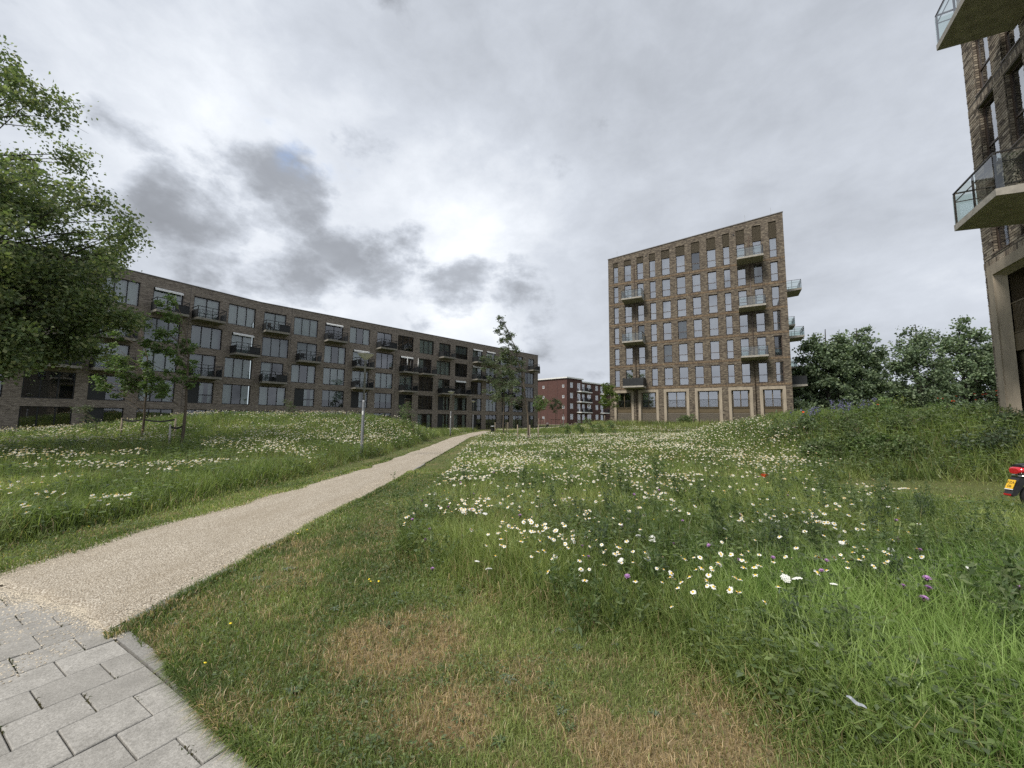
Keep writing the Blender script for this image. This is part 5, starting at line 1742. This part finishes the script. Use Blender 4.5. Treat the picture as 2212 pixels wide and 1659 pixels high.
# all farther daisies: small rosettes
xs, ys_, hs, rs = x[rest], y[rest], hd[rest], r[rest]
NP_ = 7
N = len(xs)
tilt = rg.normal(0, .35, (N, 2)); tilt[:, 1] -= .25
nrm = np.stack([tilt[:, 0] - .05, tilt[:, 1], np.ones(N)], 1); nrm /= np.linalg.norm(nrm, axis=1, keepdims=True)
ua = np.cross(nrm, np.array([0, 1, .02])); ua /= np.linalg.norm(ua, axis=1, keepdims=True); ub = np.cross(nrm, ua)
th = np.arange(NP_ * 2) * np.pi / NP_
rad = np.where(np.arange(NP_ * 2) % 2 == 0, 1.0, .72)
R0 = .0255 * rg.uniform(.8, 1.25, N) * np.clip((rs / 14) ** .25, 1, 1.5)
cpt = np.stack([xs, ys_, hs], 1)
ring = cpt[:, None] + (ua[:, None] * np.cos(th)[None, :, None] + ub[:, None] * np.sin(th)[None, :, None]) * (R0[:, None] * rad[None])[..., None] - nrm[:, None] * (R0 * .12)[:, None, None]
dome = cpt[:, None] + (ua[:, None] * np.cos(th[::2] + .3)[None, :, None] + ub[:, None] * np.sin(th[::2] + .3)[None, :, None]) * (R0 * .33)[:, None, None] + nrm[:, None] * .003
apex = (cpt + nrm * .012)[:, None]
cen_ = cpt[:, None]
V = np.concatenate([ring, cen_, dome, apex], 1); nv = V.shape[1]
K = np.arange(NP_ * 2)
ft = np.stack([K, (K + 1) % (NP_ * 2), np.full(NP_ * 2, NP_ * 2)], 1)
K2 = np.arange(NP_)
fd = np.stack([NP_ * 2 + 1 + K2, NP_ * 2 + 1 + (K2 + 1) % NP_, np.full(NP_, nv - 1)], 1)
F = np.concatenate([ft, fd]); F = (F[None] + (np.arange(N) * nv)[:, None, None]).reshape(-1, 3)
C = np.ones((N, nv, 3)); C[:, :NP_ * 2 + 1] = np.array([.72, .72, .67]) * rg.uniform(.8, 1.05, (N, 1, 1)); C[:, NP_ * 2 + 1:] = np.array([.62, .40, .04])
faded = rg.random(N) < .12; C[faded, :NP_ * 2 + 1] *= np.array([.85, .72, .5])
o = link('far_daisies', np_mesh('far_daisies', V.reshape(-1, 3), tris=F, col=C.reshape(-1, 3), mat=MAT['petal']))
tag(o, 'thousands of white daisies covering the farther meadow', 'daisies', kind='stuff')

# knapweed
rgk = random.Random(9)
kw = []
for v_ in range(3):
    m_ = MB(); R_ = .021
    for k in range(26):
        a = k * 2.4; el = .15 + .9 * (k / 26); L = R_ * (1.15 - .3 * k / 26)
        d_ = Vector((math.cos(a) * math.cos(el), math.sin(a) * math.cos(el), math.sin(el))); s_ = d_.cross(Vector((0, 0, 1))).normalized() * .003
        b0 = Vector((0, 0, .004)); m_.poly([b0 - s_ * .5, b0 + s_ * .5, b0 + d_ * L + s_, b0 + d_ * L * 1.1, b0 + d_ * L - s_])
    tuft = m_.mesh('florets', MAT['purple'])
    m_ = MB(); m_.lathe([(.002, -.020), (.010, -.014), (.011, -.006), (.007, .002), (.001, .004)], 8); cal = m_.mesh('calyx', MAT['calyx'])
    m_ = MB(); m_.tube([(0, 0, -.018), (.01, 0, -.16), (.015, .01, -.40)], [.002, .0018, .0022], 4, cap=False); stm = m_.mesh('stem', MAT['stem'])
    kw.append((tuft, cal, stm))


def flower(name, parts, x, y, dz, label, cat, group, s_=1.0, tilt=.3):
    z_ = gzf(x, y) + float(hmap(x, y)) + dz
    root = empty(name, (x, y, z_)); root.rotation_euler = (rgk.gauss(.1, tilt), rgk.gauss(-.1, tilt), rgk.random() * 6.28); root.scale = (s_, s_, s_)
    tag(root, label, cat, group)
    for nm, me in parts: link(nm, me, root)
    return root


spots = [(1.02, 3.35), (2.35, 3.05), (2.02, 3.55), (2.22, 3.42), (1.62, 3.9), (1.92, 4.05), (1.85, 3.75), (2.6, 3.3), (2.72, 2.72), (2.66, 2.6), (2.75, 2.66), (3.0, 2.8), (3.5, 2.75), (3.55, 2.7),
         (-1.0, 4.35), (-.92, 4.4), (-1.2, 4.75), (-.5, 4.9), (.1, 4.7), (-.85, 5.3), (1.2, 4.3), (1.5, 5.0), (2.2, 5.1), (2.9, 5.0), (3.3, 4.4), (3.2, 5.6), (.6, 5.5), (-1.3, 5.7), (-.6, 6.6), (.9, 6.6),
         (1.9, 6.4), (4.4, 6.2), (2.6, 7.2), (-1.0, 7.9), (-.4, 8.8), (1.2, 8.2), (3.4, 8.0), (5.2, 8.2), (-.9, 10.4), (.8, 10.9), (4.1, 4.2), (.7, 3.9), (.75, 3.6), (3.6, 3.5), (4.6, 4.9), (-.75, 3.95)]
for i, (x, y) in enumerate(spots):
    tf_, cal, stm = kw[i % 3]
    flower('knapweed', [('stem', stm), ('calyx', cal), ('florets', tf_)], x + rgk.gauss(0, .04), y + rgk.gauss(0, .04), rgk.uniform(-.04, .08), 'purple knapweed flower ' + ('near the path edge of the meadow' if x < .5 else 'in the dark weeds at lower right' if y < 4.2 else 'among daisies of the right meadow'), 'flower', 'purple knapweed ' + ('near the path' if x < .5 else 'at lower right' if y < 4.2 else 'among the daisies'), rgk.uniform(.75, 1.1))
# yarrow umbels
m_ = MB()
for k in range(34):
    a = k * 2.4; rr = .042 * math.sqrt(k / 34); m_.lathe([(.0075, 0), (.0065, .005), (.001, .006)], 6, (rr * math.cos(a), rr * math.sin(a), .008 - rr * .2 + rgk.uniform(-.003, .003)))
umb = m_.mesh('umbel', MAT['petal_white'])
m_ = MB(); m_.tube([(0, 0, -.02), (.01, 0, -.2), (.0, .01, -.42)], [.003, .0025, .003], 4, cap=False)
for k in range(6): m_.tube([(0, 0, -.03), (.03 * math.cos(k), .03 * math.sin(k), .002)], .0012, 3, cap=False)
ystem = m_.mesh('stem', MAT['stem'])
for i, (x, y) in enumerate([(1.28, 3.95), (1.42, 3.98), (1.38, 3.86), (2.05, 2.98), (2.1, 2.93), (3.62, 3.15), (3.75, 2.75), (-.2, 3.72), (-.32, 3.85), (.98, 3.55), (2.45, 4.55), (3.25, 3.9), (-.3, 4.6), (2.3, 2.85)]):
    flower('yarrow', [('stem', ystem), ('umbel', umb)], x, y, rgk.uniform(0, .08), 'flat white yarrow flower cluster in the foreground meadow', 'flower', 'white yarrow in the meadow', rgk.uniform(.5, .8), .25)
# small yellow flowers
m_ = MB(); m_.lathe([(.006, 0), (.014, .004), (.012, .008), (.001, .009)], 10); yh = m_.mesh('florets', MAT['yellow'])
m_ = MB(); m_.tube([(0, 0, 0), (.006, 0, -.1), (.0, 0, -.25)], .0018, 4, cap=False); yst = m_.mesh('stem', MAT['stem'])
for (x, y) in [(-1.32, 3.75), (-1.28, 3.68), (-1.22, 3.72), (-2.72, 5.3), (-2.8, 5.22), (.95, 5.6), (1.5, 5.2), (1.7, 4.7), (2.0, 5.9), (-2.0, 2.9), (-1.9, 2.55), (-5.75, 5.4), (.25, 5.2), (2.5, 4.9), (15.4, 12.4), (15.9, 12.6)]:
    flower('yellow_flower', [('stem', yst), ('florets', yh)], x, y, rgk.uniform(.0, .05), 'small yellow flower low in the grass', 'flower', 'small yellow flowers', .7)
# poppies
m_ = MB()
for k in range(5):
    a = 2 * math.pi * k / 5
    for j in range(4):
        a0, a1 = a - .62 + j * .31, a - .31 + j * .31
        f = lambda aa, rr, z_: (rr * math.cos(aa), rr * math.sin(aa), z_)
        m_.quad(f(a0, .01, 0), f(a1, .01, 0), f(a1, .065 + .006 * math.sin(j * 2.2), .045 + .004 * k), f(a0, .065 + .006 * math.sin(j * 2.2 - 2), .045 + .004 * k))
pp = m_.mesh('petals', MAT['poppy'])
m_ = MB(); m_.lathe([(.001, .0), (.015, .008), (.013, .022), (.001, .026)], 9); pc = m_.mesh('centre', MAT['calyx'])
m_ = MB(); m_.tube([(0, 0, 0), (.02, 0, -.3), (.0, 0, -.6)], .003, 5, cap=False); pst = m_.mesh('stem', MAT['stem'])
PPARTS = [('stem', pst), ('petals', pp), ('centre', pc)]
flower('poppy', PPARTS, 5.3, 8.2, .02, 'single large orange poppy among daisies in the right meadow', 'flower', None, 1.15)
for (x, y, lab) in [(13.0, 17.2, 'small red poppy left of the blue flowers on the mound'), (15.6, 16.4, 'deep red poppy in the middle of the mound'), (18.0, 17.4, 'red poppy near the top of the mound, right of the deep red one')]:
    flower('poppy', PPARTS, x, y, .12, lab, 'flower', None, .7)
for i in range(11):
    x, y = 18.1 + rgk.uniform(-.8, .5), 14.9 + rgk.uniform(-.6, .9)
    flower('orange_flower', [('stem', pst), ('petals', pp)], x, y, .25 + rgk.uniform(-.05, .25), 'orange flower in the clump beside the corner building', 'flower', 'orange flowers by the corner building', .55)
# blue flower spikes on the mound
def spike_plant(x, y, n_, label, seed):
    rg2 = np.random.default_rng(seed)
    root = empty('blue_flower_plant', (x, y, gzf(x, y))); tag(root, label, 'flowers', 'blue flowers on the mound')
    m_ = MB(); pos = []
    for _ in range(n_):
        bx, by = rg2.normal(0, .35, 2); h_ = rg2.uniform(.85, 1.2)
        m_.tube([(bx, by, 0), (bx - .06, by, h_)], .006, 4, cap=False)
        for k in range(26):
            f = rg2.uniform(.68, 1.0); pos.append((bx - .06 * f + rg2.normal(0, .035), by + rg2.normal(0, .035), h_ * f))
    m_.build('stems', MAT['stem'], root)
    pos = np.array(pos); leaf_obj('florets', pos, .055, np.array([.15, .145, .27])[None] * rg2.uniform(.7, 1.4, (len(pos), 1)), MAT['petal'], root, asp=.9, seed=seed)


for i, (x, y) in enumerate([(13.9, 17.0), (14.6, 17.0), (15.2, 17.1), (15.8, 17.2), (13.2, 17.4)]):
    spike_plant(x, y, 6, ['blue-violet flower clump', 'second blue-violet clump', 'middle blue-violet clump', 'fourth blue-violet clump', 'leftmost blue-violet clump'][i] + ' on the crest of the right mound' + ('' if i else ', the one with the fullest spikes'), 400 + i)

# ------------------------------------------------------------------ leafy weeds and bushes
def weed_mesh(seed, h, nst, leaf, cols):
    rg2 = np.random.default_rng(seed)
    ts = TubeSet(); pos = []; col = []
    for _ in range(nst):
        b0 = np.append(rg2.normal(0, .06, 2), 0.0); e = b0 + np.array([rg2.normal(-.06, .09), rg2.normal(0, .09), h * rg2.uniform(.75, 1.1)])
        pts = curve(b0, e, np.array([rg2.normal(0, .03), rg2.normal(0, .03), 0]), 6)
        ts.add(pts, np.linspace(.004, .0018, 6), 4)
        nl = int(38 * h / .6)
        f = rg2.random(nl) ** .8
        p = b0 * (1 - f[:, None]) + e * f[:, None]
        pos.append(p + rg2.normal(0, .012, p.shape))
    pos = np.concatenate(pos)
    sz = leaf * (1.15 - .6 * pos[:, 2] / h)
    v, q_ = leaf_verts(pos, sz, rg2, None, (0, 0, .25), .30)
    cols = np.array(cols); col = cols[rg2.integers(0, len(cols), len(pos))] * rg2.uniform(.75, 1.25, (len(pos), 1))
    me1 = np_mesh('stems', np.concatenate(ts.v), quads=np.concatenate(ts.q), mat=MAT['stem'], smooth=True)
    me2 = np_mesh('leaves', v, quads=q_, col=np.repeat(col, 4, 0), mat=MAT['leaf'])
    return me1, me2


GW = [(.095, .142, .06), (.135, .182, .078), (.18, .225, .105)]
GWB = [(.08, .115, .068), (.11, .145, .09), (.065, .095, .05)]
GWL = [(.13, .17, .05), (.17, .20, .065), (.10, .14, .045)]
wm = [weed_mesh(501, .75, 4, .085, GW), weed_mesh(502, .62, 6, .07, GWB), weed_mesh(503, .9, 3, .09, GW), weed_mesh(504, .45, 7, .075, GW), weed_mesh(505, .5, 8, .055, GWL), weed_mesh(506, .8, 5, .12, GW)]
wsp = [(2.55, 4.1, 0), (2.75, 4.0, 1), (2.95, 4.2, 0), (2.2, 3.2, 3), (2.45, 3.1, 1), (2.9, 3.3, 0), (3.3, 3.5, 2), (1.75, 2.75, 3), (1.9, 2.6, 1), (1.45, 2.95, 3), (3.9, 3.7, 0), (4.3, 4.1, 2), (4.7, 3.7, 0), (3.6, 4.6, 1), (.95, 3.1, 3),
       (-1.0, 5.2, 0), (-1.35, 5.1, 2), (-.8, 4.2, 3), (.4, 3.5, 3), (5.2, 5.2, 0), (5.6, 4.6, 2), (5.9, 5.6, 1), (4.9, 6.2, 0), (6.3, 6.6, 2), (7.0, 7.4, 0), (6.8, 8.6, 2), (7.6, 9.2, 2), (5.9, 9.4, 2), (8.4, 10.6, 2), (4.35, 3.0, 3), (3.1, 2.55, 3), (3.7, 2.7, 1), (1.55, 2.4, 3), (.62, 3.05, 3)]
rgw = random.Random(77)
for _ in range(95):
    yy = rgw.uniform(2.3, 9.5); xx = rgw.uniform(.5 + (4.5 - yy) * .2, min(9.5, yy * 1.25))
    if float(tall(xx, yy)) > .7: wsp.append((xx, yy, rgw.choice((0, 1, 2, 3, 4, 5))))
for _ in range(26):
    yy = rgw.uniform(3.8, 11); xx = rgw.uniform(-1.4, 1.5)
    if float(tall(xx, yy)) > .7: wsp.append((xx, yy, rgw.choice((1, 3, 4))))
for _ in range(60):
    xx, yy = rgw.uniform(10, 20), rgw.uniform(10.5, 18)
    if not bool(blocked(xx, yy)) and xx / yy < 1.45: wsp.append((xx, yy, rgw.choice((0, 1, 2, 5))))
lw = 'dark green leafy weed standing in the long grass right of the path'
for i, (x, y, v_) in enumerate(wsp):
    root = empty('weed_plant', (x, y, gzf(x, y)), rgk.random() * 6.28); s_ = rgk.uniform(.7, 1.0); root.scale = (s_, s_, s_)
    look = ['tall dark leafy weed', 'grey-green narrow-leaved weed', 'tall single-stemmed dark weed', 'low bushy dark weed', 'low light green weed', 'broad-leaved green weed'][v_]
    where = 'on the slope of the right mound' if (x > 9.5 and y > 10) else 'in the meadow close to the path' if x < 1.2 and y > 3.4 else 'in the long grass at lower right' if y < 4.6 else 'among the daisies of the right meadow'
    tag(root, look + ' ' + where, 'weed', look + 's ' + where)
    link('stems', wm[v_][0], root); lf = link('leaves', wm[v_][1], root); lf['kind'] = 'stuff'
# mown-strip rosettes (plantain, dandelion)
m_ = MB()
for k in range(9):
    a = k * 2.4; L = .06 + .03 * (k % 3); ca, sa = math.cos(a), math.sin(a); w2 = .014
    f = lambda r_, s_, z_: (r_ * ca - s_ * sa, r_ * sa + s_ * ca, z_)
    m_.quad(f(.005, -.004, .005), f(.005, .004, .005), f(L * .55, w2, .028), f(L * .55, -w2, .028)); m_.poly([f(L * .55, -w2, .028), f(L * .55, w2, .028), f(L, 0, .018)])
rmat = plain('rosette_leaf', (.055, .088, .032), .55, .2, 30)
rme = m_.mesh('rosette', rmat)
rmat2 = plain('grey_rosette_leaf', (.085, .115, .075), .6, .2, 30); rme2 = rme.copy(); rme2.materials.clear(); rme2.materials.append(rmat2)
for i in range(70):
    x, y = rgk.uniform(-2.6, 1.0), rgk.uniform(1.9, 4.2)
    if bool(on_paving(x, y, .2)) or float(tall(x, y)) > .4 or x < -2.8: continue
    o = link('rosette_weed', rme if i % 3 else rme2); o.location = (x, y, gzf(x, y) + .012); o.rotation_euler = (0, 0, rgk.random() * 6.28); s_ = rgk.uniform(.28, .62); o.scale = (s_, s_, s_)
    tag(o, 'flat leaf rosette weed in the mown dry grass', 'weed', 'rosette weeds in the mown strip')


def bush(x, y, rad, h, label, seed, cols, leaf=.10, n_=1500):
    tree('bush', (x, y, gzf(x, y) - .05), label, 'bush', 'bushes on the right mound', [(0, 0, 0), (.02, 0, h * .3), (0, 0, h * .6), (0, 0, h * .85)], .025,
         [(0, 0, h * .5, rad, rad * .8, h * .45, 2), (-rad * .5, 0, h * .38, rad * .6, rad * .5, h * .34, 1)], n_, leaf, cols, MAT['bark'], seed, per=.42, asp=.45, nclump=34, twig=False, shell=.4)


BS = [(11.6, 15.8, 1.1, 1.25, 'leafy bush at the left foot of the mound, before the tower corner', GW), (13.2, 15.2, 1.0, 1.1, 'broad leafy bush left of centre on the mound', GW), (14.4, 14.0, .9, 1.0, 'dark bush on the mound slope below the blue flowers', GW),
      (15.9, 15.6, .9, 1.15, 'bush beneath the yellow-green shrub on the mound', GW), (16.7, 17.4, .9, 1.5, 'yellow-green feathery shrub on top of the mound', [(.12, .15, .03), (.15, .17, .04), (.09, .12, .03)]),
      (17.2, 14.6, .8, 1.0, 'dark rounded bush high on the mound slope', GW), (12.4, 12.4, .8, .8, 'low bush at the lower edge of the mound', GW), (14.2, 11.6, .9, .85, 'low round bush above the scooter grass', GWB), (10.6, 13.2, .8, .85, 'small bush where the meadow meets the mound', GW),
      (18.3, 14.3, .7, 1.05, 'bushy plant growing against the concrete portal', GW), (17.75, 13.4, .7, .8, 'leafy plant before the concrete portal', GW), (30.3, 41.0, 1.2, 1.7, 'tall green bush before the tower right end', G_YOUNG), (27.6, 40.2, 1.0, 1.1, 'green bush before the fifth tower portal', G_YOUNG),
      (20.8, 45.6, 1.0, 1.3, 'small bush before the middle tower portal', GW), (33.0, 42.2, 1.3, 1.5, 'green bush just right of the tower corner', G_YOUNG)]
rgb_ = random.Random(31)
for i in range(16):
    bx_, by_ = rgb_.uniform(10.5, 18.5), rgb_.uniform(11.5, 17.5)
    if math.hypot(bx_ - 20.5, by_ - 18.5) > 11.5 or bool(blocked(bx_, by_)): continue
    BS.append((bx_, by_, rgb_.uniform(.5, .9), rgb_.uniform(.7, 1.2), 'rough leafy bush in the tangle covering the right mound', [GW, G_YOUNG, GWB][i % 3]))
for i, (x, y, rad, h, lab, cs) in enumerate(BS):
    bush(x, y, rad, h, lab, 600 + i, cs, leaf=.10 if y < 25 else .2)

# ------------------------------------------------------------------ motor scooter at the right edge
white_p, t, b = newmat('scooter_white'); t.put(b.inputs['Base Color'], (.74, .75, .77)); b.inputs['Roughness'].default_value = .25; b.inputs['Coat Weight'].default_value = .5
red_l, t, b = newmat('tail_light'); t.put(b.inputs['Base Color'], (.50, .012, .02)); b.inputs['Roughness'].default_value = .12; b.inputs['Coat Weight'].default_value = .8
yel, t, b = newmat('plate_yellow'); t.put(b.inputs['Base Color'], (.78, .46, .02)); b.inputs['Roughness'].default_value = .4
black_pl = plain('black_plastic', (.018, .018, .02), .5, .15, 12)
chrome = plain('chrome', (.6, .6, .6), .2, .05, 8, metal=1.0)
# local +x = forward; rear wheel at the origin
sc = empty('motor_scooter', (9.68, 7.25, gzf(9.68, 7.25) + .01), math.radians(-8))
tag(sc, 'white motor scooter with red tail light and yellow plate at right edge', 'scooter')


def wheel(x_):
    m_ = MB(); R_ = .235; prof = []
    for k in range(13):
        a = math.pi * k / 12 - math.pi / 2; prof.append((R_ - .055 + .055 * math.cos(a), .055 * math.sin(a)))
    m_.lathe([(R_ - .06, -.05)] + prof + [(R_ - .06, .05)], 32)
    wmt = Matrix.Translation((x_, 0, R_)) @ Matrix.Rotation(math.pi / 2, 4, 'X')
    ty = m_.build('wheel', MAT['rubber'], sc, mat4=wmt)
    m_ = MB(); m_.lathe([(.001, .03), (.05, .03), (.16, .02), (.175, .04), (.178, -.04), (.16, -.02), (.05, -.03), (.001, -.03)], 24); m_.build('rim', MAT['galv'], ty)


wheel(0); wheel(1.28)
def shell(sections, name, mat, parent=sc, n=14):
    """lofted body: sections of (x, zc, half width, half height)"""
    m_ = MB(); base = []
    for (x_, zc, hw, hh) in sections:
        for j in range(n):
            a = 2 * math.pi * j / n; c_, s_ = math.cos(a), math.sin(a)
            m_.v.append((x_, hw * math.copysign(abs(c_) ** .75, c_), zc + hh * math.copysign(abs(s_) ** .75, s_)))
    for k in range(len(sections) - 1):
        for j in range(n):
            m_.f.append((k * n + j, k * n + (j + 1) % n, (k + 1) * n + (j + 1) % n, (k + 1) * n + j)); m_.m.append(0); m_.sm.append(True)
    m_.f.append(tuple(range(n))[::-1]); m_.m.append(0); m_.sm.append(False)
    e = (len(sections) - 1) * n; m_.f.append(tuple(e + j for j in range(n))); m_.m.append(0); m_.sm.append(False)
    return m_.build(name, mat, parent)


shell([(-.22, .69, .10, .045), (-.12, .66, .14, .09), (.1, .60, .17, .14), (.35, .55, .17, .17), (.52, .50, .14, .16)], 'rear_body', white_p)
shell([(-.24, .79, .09, .03), (-.1, .80, .13, .045), (.2, .80, .15, .06), (.5, .78, .14, .06), (.62, .74, .10, .04)], 'seat', black_pl)
shell([(-.305, .70, .075, .05), (-.27, .715, .115, .06), (-.16, .73, .15, .05), (-.02, .735, .165, .03)], 'tail_light', red_l)
shell([(-.30, .615, .07, .012), (-.2, .62, .13, .018), (.0, .60, .14, .03)], 'chrome_trim', chrome)
m_ = MB(); m_.extrude([(-.20, .62), (-.28, .60), (-.44, .27), (-.42, .24), (-.36, .26), (-.16, .55), (-.05, .58)], -.07, .07); mg = m_.build('mudguard', black_pl, sc)
m_ = MB(); m_.box(-.055, .055, -.008, .008, -.015, .015)
rf = m_.build('reflector', red_l, mg, mat4=Matrix.Translation((-.445, 0, .27)) @ Matrix.Rotation(math.radians(90), 4, 'Z'))
# plate, tilted, facing back
pmt = Matrix.Translation((-.372, 0, .455)) @ Matrix.Rotation(math.radians(-90), 4, 'Z') @ Matrix.Rotation(math.radians(-24), 4, 'X')
m_ = MB(); m_.box(-.062, .062, -.008, 0, -.088, .088); plate = m_.build('number_plate', yel, sc, mat4=pmt)
for (txt, z_) in (('FZA', .012), ('06', -.062)):
    cu = bpy.data.curves.new('t', 'FONT'); cu.body = txt; cu.size = .068; cu.align_x = 'CENTER'; cu.extrude = .001
    to = bpy.data.objects.new('t', cu); COL.objects.link(to); bpy.context.view_layer.update()
    me = bpy.data.meshes.new_from_object(to.evaluated_get(bpy.context.evaluated_depsgraph_get())); bpy.data.objects.remove(to)
    me.materials.clear(); me.materials.append(black_pl)
    link('lettering', me, plate, mat4=Matrix.Translation((0, -.0095, z_)) @ Matrix.Rotation(math.pi / 2, 4, 'X'))
m_ = MB(); m_.box(-.066, .066, -.006, .002, -.105, -.09); m_.build('plate_rim', MAT['white'], plate)
shell([(-.1, .26, .06, .05), (.15, .30, .09, .10), (.4, .32, .09, .10)], 'engine', black_pl)
shell([(.45, .28, .15, .03), (.8, .27, .15, .03), (1.0, .30, .13, .04)], 'footboard', black_pl)
m_ = MB(); m_.extrude([(.95, .28), (1.02, .28), (1.20, .95), (1.12, 1.0), (1.05, .8)], -.19, .19); m_.build('leg_shield', white_p, sc)
m_ = MB(); m_.tube([(1.12, -.33, 1.02), (1.16, -.1, 1.05), (1.16, .1, 1.05), (1.12, .33, 1.02)], .018, 8); m_.build('handlebar', black_pl, sc)
m_ = MB(); m_.tube([(1.28, 0, .24), (1.15, 0, .9)], .03, 8); m_.build('fork', black_pl, sc)
m_ = MB(); m_.extrude([(1.05, .40), (1.28, .50), (1.5, .40), (1.52, .34), (1.28, .46), (1.06, .36)], -.07, .07); m_.build('front_mudguard', white_p, sc)
shell([(1.16, .98, .10, .06), (1.24, 1.0, .09, .07), (1.28, 1.0, .05, .04)], 'headlight', white_p)
# pale kerb strip the scooter stands beside
m_ = MB()
m_.box(0, 2.4, 0, .10, -.1, .03)
o = m_.build('kerb', kerb_m); o.location = (9.3, 6.95, gzf(9.5, 7.0)); o.rotation_euler = (0, 0, math.radians(-30)); tag(o, kind='structure')

# ------------------------------------------------------------------ car behind the mound, litter
car = empty('parked_car', (33.0, 30.5, gzf(33.0, 30.5) + .55), math.radians(165)); tag(car, 'dark parked car half hidden behind the mound by the trees', 'car')
carp, t, b = newmat('car_paint'); t.put(b.inputs['Base Color'], (.03, .035, .045)); b.inputs['Roughness'].default_value = .2; b.inputs['Coat Weight'].default_value = .8
m_ = MB(); m_.extrude([(-2.1, .35), (2.1, .35), (2.15, .75), (1.2, .92), (-2.0, .98), (-2.15, .7)], -.85, .85); m_.build('body', carp, car)
m_ = MB(); m_.extrude([(-1.9, .98), (1.1, .93), (.4, 1.45), (-1.4, 1.5)], -.74, .74); m_.build('cabin', MAT['glass_dark'], car)
m_ = MB(); m_.box(-1.4, .4, -.72, .72, 1.49, 1.53); m_.build('roof', carp, car)
for (x_, s_) in ((-1.35, -1), (-1.35, 1), (1.35, -1), (1.35, 1)):
    m_ = MB(); m_.lathe([(.001, -.1), (.2, -.1), (.32, -.09), (.33, 0), (.32, .09), (.2, .1), (.001, .1)], 20); m_.build('wheel', MAT['rubber'], car, mat4=Matrix.Translation((x_, s_ * .78, .33)) @ Matrix.Rotation(math.pi / 2, 4, 'X'))
for s_ in (-1, 1):
    m_ = MB(); m_.box(2.05, 2.17, s_ * .6 - .17, s_ * .6 + .17, .6, .74); m_.build('headlight', MAT['white'], car)
lit = MB()
for k in range(8):
    f0, f1 = k / 8, (k + 1) / 8
    wv = lambda f: .012 * math.sin(f * 9)
    wd = lambda f: .016 * math.sin(math.pi * (.12 + .8 * f))
    lit.quad((f0 * .15, -wd(f0), wv(f0)), (f1 * .15, -wd(f1), wv(f1)), (f1 * .15, wd(f1), wv(f1) + .006), (f0 * .15, wd(f0), wv(f0) + .006))
o = lit.build('paper_scrap', plain('scrap_paper', (.26, .28, .31), .5, .05, 20)); o.location = (1.64, 2.0, gzf(1.64, 2.0) + .27); o.rotation_euler = (.5, .25, math.radians(-50)); o.scale = (.5, .5, .6)
tag(o, 'crumpled whitish scrap caught in long grass at lower right', 'litter')

# ------------------------------------------------------------------ a few things on the far balconies
def parasol(p, label):
    root = empty('closed_parasol', p); tag(root, label, 'parasol', 'closed white parasols on a balcony')
    m_ = MB(); m_.tube([(0, 0, 0), (0, 0, 2.3)], .02, 6); m_.build('pole', MAT['galv'], root)
    m_ = MB(); m_.lathe([(.05, 1.0), (.09, 1.2), (.07, 1.7), (.02, 2.3)], 10); m_.build('canopy', MAT['white'], root)


mw = Matrix.Translation((LK.x, LK.y, -.7)) @ M_R
xb = -29.58 * SC80 + KU
for dx, lab in ((.75, 'closed white parasol, left of two on a third-floor balcony'), (2.6, 'closed white parasol, right of two on neighbouring balconies')):
    parasol(mw @ Vector((xb + dx, -.9, ROWS[3][0] - .2)), lab)


def chair(p, rz, label):
    root = empty('balcony_chair', p, rz); tag(root, label, 'chair', 'dark chairs on the grey block balconies')
    m_ = MB(); m_.box(-.25, .25, -.25, .25, .40, .45); m_.build('seat', black_pl, root)
    m_ = MB(); m_.box(-.25, .25, .22, .26, .46, .95); m_.build('backrest', black_pl, root)
    for a in (-.22, .22):
        for c_ in (-.22, .22):
            m_ = MB(); m_.box(a - .015, a + .015, c_ - .015, c_ + .015, 0, .40); m_.build('leg', black_pl, root)


seen = 0
for i, (m4, x0, x1, zs, st_y, rr) in enumerate(BALC):
    if st_y in (0, 2) and seen < 18:
        seen += 1
        chair(Matrix.Translation((LK.x, LK.y, -.7)) @ m4 @ Vector((x0 + .7, -.7, zs)), rr * 6.28, 'dark garden chair standing on an open-railed balcony of the grey block')
